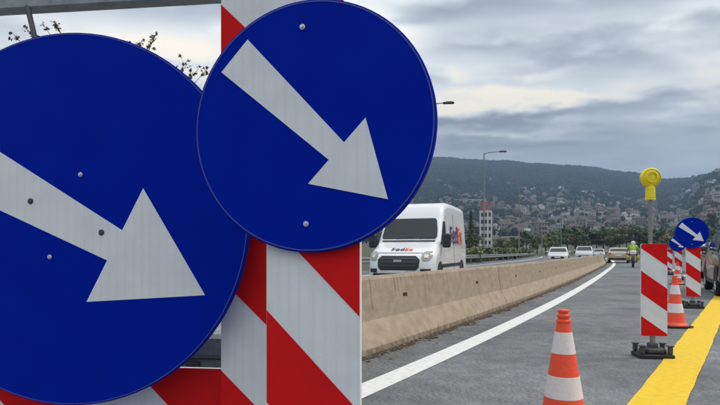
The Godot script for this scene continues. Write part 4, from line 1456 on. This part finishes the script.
func make_trees() -> void:
	var olive := [Color(0.131, 0.148, 0.061), Color(0.174, 0.182, 0.086), Color(0.104, 0.131, 0.052)]
	var deep := [Color(0.061, 0.096, 0.043), Color(0.086, 0.122, 0.052), Color(0.049, 0.078, 0.038)]
	var dry := [Color(0.244, 0.209, 0.086), Color(0.174, 0.166, 0.078), Color(0.209, 0.200, 0.104)]
	var protos := []
	for k in 5:
		var r := RandomNumberGenerator.new(); r.seed = 500 + k
		var lobes := []; var tips := []
		for j in 9:
			var p := Vector3(r.randf_range(-2.0, 2.0), r.randf_range(2.2, 5.6), r.randf_range(-2.0, 2.0))
			lobes.append([p, Vector3(r.randf_range(0.8, 1.5), r.randf_range(0.6, 1.1), r.randf_range(0.8, 1.5))])
			tips.append(p)
		protos.append([leaf_cloud(600 + k, lobes, 1250, 0.27, [olive, deep, dry, olive, deep][k]), limbs(700 + k, 6.5, 0.2, tips), ["grey-green olive tree behind the guardrail", "dark green bushy tree behind the guardrail", "yellowish dry tree behind the guardrail", "broad olive-green tree behind the guardrail", "dense deep green tree behind the guardrail"][k]])
	var cyp := []
	for j in 12: cyp.append([Vector3(0.12 * sin(j * 2.1), 0.8 + j * 0.82, 0.12 * cos(j * 1.7)), Vector3(1.15 - j * 0.075, 0.9, 1.15 - j * 0.075)])
	var cypress := [leaf_cloud(650, cyp, 2600, 0.22, deep), limbs(750, 9.0, 0.18, [Vector3(0, 9.6, 0)]), "narrow dark cypress tree beside the slim white tower"]
	# column in the picture, distance, kind, height in pixels
	var spots := [[471, 100, 5, 44], [465, 104, 4, 26], [476, 108, 4, 24], [502, 150, 0, 18], [512, 165, 2, 17], [526, 140, 1, 26], [523, 150, 4, 22], [537, 170, 0, 20], [546, 160, 3, 24], [552, 185, 2, 22],
		[560, 170, 4, 30], [567, 190, 3, 27], [575, 180, 1, 29], [583, 200, 0, 25], [589, 185, 4, 31], [597, 210, 2, 22], [603, 190, 3, 30], [611, 200, 1, 27], [619, 185, 0, 29], [626, 210, 4, 26], [633, 190, 1, 30], [640, 180, 4, 30], [648, 200, 0, 27], [655, 175, 1, 29], [664, 200, 3, 25], [672, 190, 2, 24], [680, 180, 4, 29], [690, 200, 0, 24], [700, 185, 1, 27], [710, 200, 3, 26], [720, 190, 4, 27],
		[495, 260, 3, 14], [508, 280, 4, 14], [545, 300, 0, 15], [575, 320, 4, 18], [612, 300, 3, 18], [645, 310, 1, 18], [452, 130, 3, 22], [440, 140, 1, 22], [420, 150, 4, 24]]
	var first := {}
	for q in spots:
		var pr: Array = cypress if q[2] == 5 else protos[q[2]]
		var z: float = q[1]
		var x: float = (q[0] - HX) / F * z
		var o: Node3D
		if not first.has(q[2]):
			o = thing("cypress_tree" if q[2] == 5 else "tree", pr[2], "tree", Vector3.ZERO, 0.0, "trees behind the guardrail")
			put("trunk", pr[1], M.bark, o)
			put("crown", pr[0], M.leaf, o)
			first[q[2]] = o
		else:
			var f: Node3D = first[q[2]]
			o = f.duplicate()
			o.name = numbered("tree")
			add_child(o)
		o.position = Vector3(x, hill_height(x, z), -z)
		o.rotation.y = rng.randf() * TAU
		var tall := 10.2 if q[2] == 5 else 6.6
		var k: float = q[3] / F * z / tall
		o.scale = Vector3(k * rng.randf_range(0.9, 1.2), k, k * rng.randf_range(0.9, 1.2))
	# bushes along the guardrail
	var bl := []
	for j in 7: bl.append([Vector3((j - 3) * 0.42, 0.55 + 0.18 * sin(j * 2.3), 0.25 * cos(j * 1.9)), Vector3(0.5, 0.45, 0.5)])
	var bm := [leaf_cloud(660, bl, 900, 0.12, deep), leaf_cloud(661, bl, 900, 0.12, dry), leaf_cloud(662, bl, 900, 0.12, olive)]
	var sp := limbs(760, 1.1, 0.05, [Vector3(-1, 0.8, 0), Vector3(0.2, 0.9, 0.2), Vector3(1, 0.8, -0.1)])
	for k in 34:
		var a := 34.0 + k * 2.6 + rng.randf_range(-0.6, 0.6)
		var p := road(a, -12.9 - rng.randf() * 0.9)
		var kd := [0, 0, 2, 0, 1][rng.randi() % 5] as int
		var o := thing("bush", ["low dark green bush along the far guardrail", "low yellowish bush along the far guardrail", "low grey-green bush along the far guardrail"][kd], "bush", p, rng.randf() * TAU, "bushes along the far guardrail")
		put("stems", sp, M.bark, o)
		put("foliage", bm[kd], M.leaf, o)
		o.scale = Vector3.ONE * rng.randf_range(0.9, 1.5)
	# sparse roadside tree whose outer twigs show over the works trailer
	var tz := 24.0
	var tp := on_ground(112, tz)
	var t := thing("sparse_tree", "tall half-bare tree with small brown leaves rising behind the works trailer", "tree", tp, 0.0)
	var s := st()
	var tips := []
	var r := RandomNumberGenerator.new(); r.seed = 9
	tube(s, Vector3.ZERO, Vector3(0.1, 4.0, 0), 0.2, 0.15, 10, false)
	tube(s, Vector3(0.1, 4.0, 0), Vector3(0, 7.0, 0), 0.15, 0.1, 10, false)
	var goals := []
	for q in [[20, 37], [30, 30], [41, 22], [50, 18], [57, 25], [33, 36], [146, 43], [152, 39], [159, 34], [140, 44], [186, 62], [193, 63], [199, 65], [205, 66], [196, 88], [172, 66]]:
		goals.append(at(q[0], q[1], tz) - tp)
	for k in 26: goals.append(Vector3(r.randf_range(-4.2, 4.0), r.randf_range(5.0, 9.3), r.randf_range(-2.5, 2.5)))
	var lobes := []
	for g in goals:
		var gg: Vector3 = g + Vector3(0, 0, r.randf_range(-0.6, 0.6))
		var start := Vector3(0, clampf(gg.y - 2.2 - absf(gg.x) * 0.5, 3.0, 6.8), 0)
		var m := start.lerp(gg, 0.55) + Vector3(0, -0.25, 0)
		tube(s, start, m, 0.05, 0.03, 6, false)
		tube(s, m, gg, 0.03, 0.007, 5, false)
		for q in 4:
			var w := m.lerp(gg, r.randf_range(0.55, 0.95))
			var e := w + Vector3(r.randfn() * 0.2, r.randf_range(0.0, 0.32), r.randfn() * 0.2)
			tube(s, w, e, 0.007, 0.003, 4, false)
			if q < 2: lobes.append([e, Vector3(0.07, 0.06, 0.07)])
		lobes.append([gg + Vector3(0, -0.05, 0), Vector3(0.17, 0.14, 0.17)])
		lobes.append([gg.lerp(m, 0.12), Vector3(0.13, 0.1, 0.13)])
	obj("trunk", s, M.bark, t)
	put("crown", leaf_cloud(670, lobes, 1500, 0.075, [Color(0.10, 0.085, 0.05), Color(0.07, 0.07, 0.035), Color(0.12, 0.09, 0.06)]), M.leaf, t)

func make_forest() -> void:
	# wooded slopes too far off to count
	var lobe := [[Vector3(0, 3.2, 0), Vector3(2.6, 2.4, 2.6)], [Vector3(1.0, 4.6, 0.6), Vector3(1.9, 1.6, 1.9)], [Vector3(-1.0, 4.2, -0.5), Vector3(1.9, 1.7, 1.9)]]
	var mesh := leaf_cloud(680, lobe, 90, 1.25, [Color(0.9, 0.9, 0.9), Color(1, 1, 1), Color(0.75, 0.75, 0.75)])
	var mm := MultiMesh.new()
	mm.transform_format = MultiMesh.TRANSFORM_3D
	mm.use_colors = true
	mm.mesh = mesh
	var xf := []; var cols := []
	var pick := noise(0.006, 91, 4)
	var tries := 0
	while xf.size() < 42000 and tries < 220000:
		tries += 1
		var px := rng.randf_range(330.0, 800.0)
		var f := rng.randf()
		var z := lerpf(330.0, 2500.0, sqrt(f))
		var x := (px - HX) / F * z
		var nn := pick.get_noise_2d(x, z)
		var dens := 0.30 + 0.5 * nn + 0.75 * smoothstep(1050.0, 1500.0, z)
		if px > 690.0: dens = 0.42 + 0.5 * nn
		if rng.randf() > dens: continue
		var sc := rng.randf_range(0.7, 1.5) * (1.0 if z < 1400.0 else 1.25)
		xf.append(Transform3D(Basis(Vector3.UP, rng.randf() * TAU).scaled(Vector3(sc, sc * rng.randf_range(0.8, 1.25), sc)), Vector3(x, hill_height(x, z) - 0.6, -z)))
		var v := rng.randf_range(0.7, 1.3) * (1.0 + nn * 0.5)
		var mixk := rng.randf()
		cols.append(Color(0.036 * v, 0.056 * v, 0.024 * v).lerp(Color(0.070 * v, 0.068 * v, 0.036 * v), mixk * 0.55))
	mm.instance_count = xf.size()
	for k in xf.size():
		mm.set_instance_transform(k, xf[k])
		mm.set_instance_color(k, cols[k])
	var mi := MultiMeshInstance3D.new()
	mi.multimesh = mm
	mi.material_override = M.far
	mi.name = "forest"
	add_child(mi)
	tag(mi, "dark green woods covering the far hill and filling between the houses", "forest", "", "stuff")

# ------------------------------------------------------------------
func _ready() -> void:
	rng.seed = 20
	# camera: level, with the lens shifted so that the horizon lies below the middle of the picture
	var cam := Camera3D.new()
	cam.name = "camera"
	cam.projection = Camera3D.PROJECTION_FRUSTUM
	cam.near = 0.1
	cam.far = 20000.0
	cam.size = 405.0 / F * cam.near
	cam.frustum_offset = Vector2(0.0, (HY - 202.5) / F * cam.near)
	cam.position = Vector3(0, EYE, 0)
	add_child(cam)
	cam.current = true
	# sky: layered cloud, computed; a weak, very soft sun behind it
	var env := Environment.new()
	env.background_mode = Environment.BG_SKY
	var sky := Sky.new()
	var pano := PanoramaSkyMaterial.new()
	pano.panorama = ImageTexture.create_from_image(make_sky())
	sky.sky_material = pano
	env.sky = sky
	env.ambient_light_source = Environment.AMBIENT_SOURCE_SKY
	env.tonemap_mode = Environment.TONE_MAPPER_LINEAR
	env.tonemap_exposure = 1.42
	env.sdfgi_enabled = true
	env.ssao_enabled = true
	env.ssil_enabled = true
	env.fog_enabled = true
	env.fog_density = 0.00024
	env.fog_light_color = Color(0.60, 0.72, 0.86)
	var we := WorldEnvironment.new()
	we.environment = env
	add_child(we)
	var sun := DirectionalLight3D.new()
	sun.name = "sun"
	sun.light_energy = 0.45
	sun.light_color = Color(1.0, 0.94, 0.86)
	sun.light_angular_distance = 14.0
	sun.shadow_enabled = true
	sun.rotation_degrees = Vector3(-50, 98, 0)
	add_child(sun)

	# course of the white edge line
	var x := 0.032; var z := 4.47
	var h0 := deg_to_rad(25.85 + 4.27)
	for k in 40: path.append([x - sin(h0) * (20.0 - k * 0.5), z - cos(h0) * (20.0 - k * 0.5), h0])
	for k in 340:
		var s := k * 0.5
		var h := deg_to_rad(25.85 + 4.27 * exp(-s / 9.5) - 0.10 * maxf(0.0, s - 36.0))
		path.append([x, z, h])
		x += sin(h) * 0.5; z += cos(h) * 0.5
	hill_noise = noise(0.004, 77, 4)
	make_materials()
	M.film_edge = mat(lin(0.04, 0.06, 0.28), 0.5)
	make_ground()
	make_road()
	make_barriers()
	make_guardrail()
	make_forest()
	make_town()
	tower()
	make_trees()
	for q in [[412.0, 41.8, "tall street lamp rising behind the van, its lantern reaching out beside the near arrow disc"], [484.0, 62.0, "tall grey street lamp with single arm standing in front of the slim white tower"], [519.0, 97.0, "slender street lamp next beyond the one at the slim white tower"], [542.0, 128.0, "thin distant street lamp between the low cream building and the roadside trees"], [561.0, 160.0, "faintest and farthest street lamp among the roadside trees above the white hatchback"]]:
		var p := on_ground(q[0], q[1])
		p.y = hill_height(p.x, q[1])
		lamp_post(q[2], p, 12.0, 2.3 if q[0] > 450 else 2.95, -0.1)
	make_vehicles()
	make_rider()
	make_near_signs()
	make_beacons()
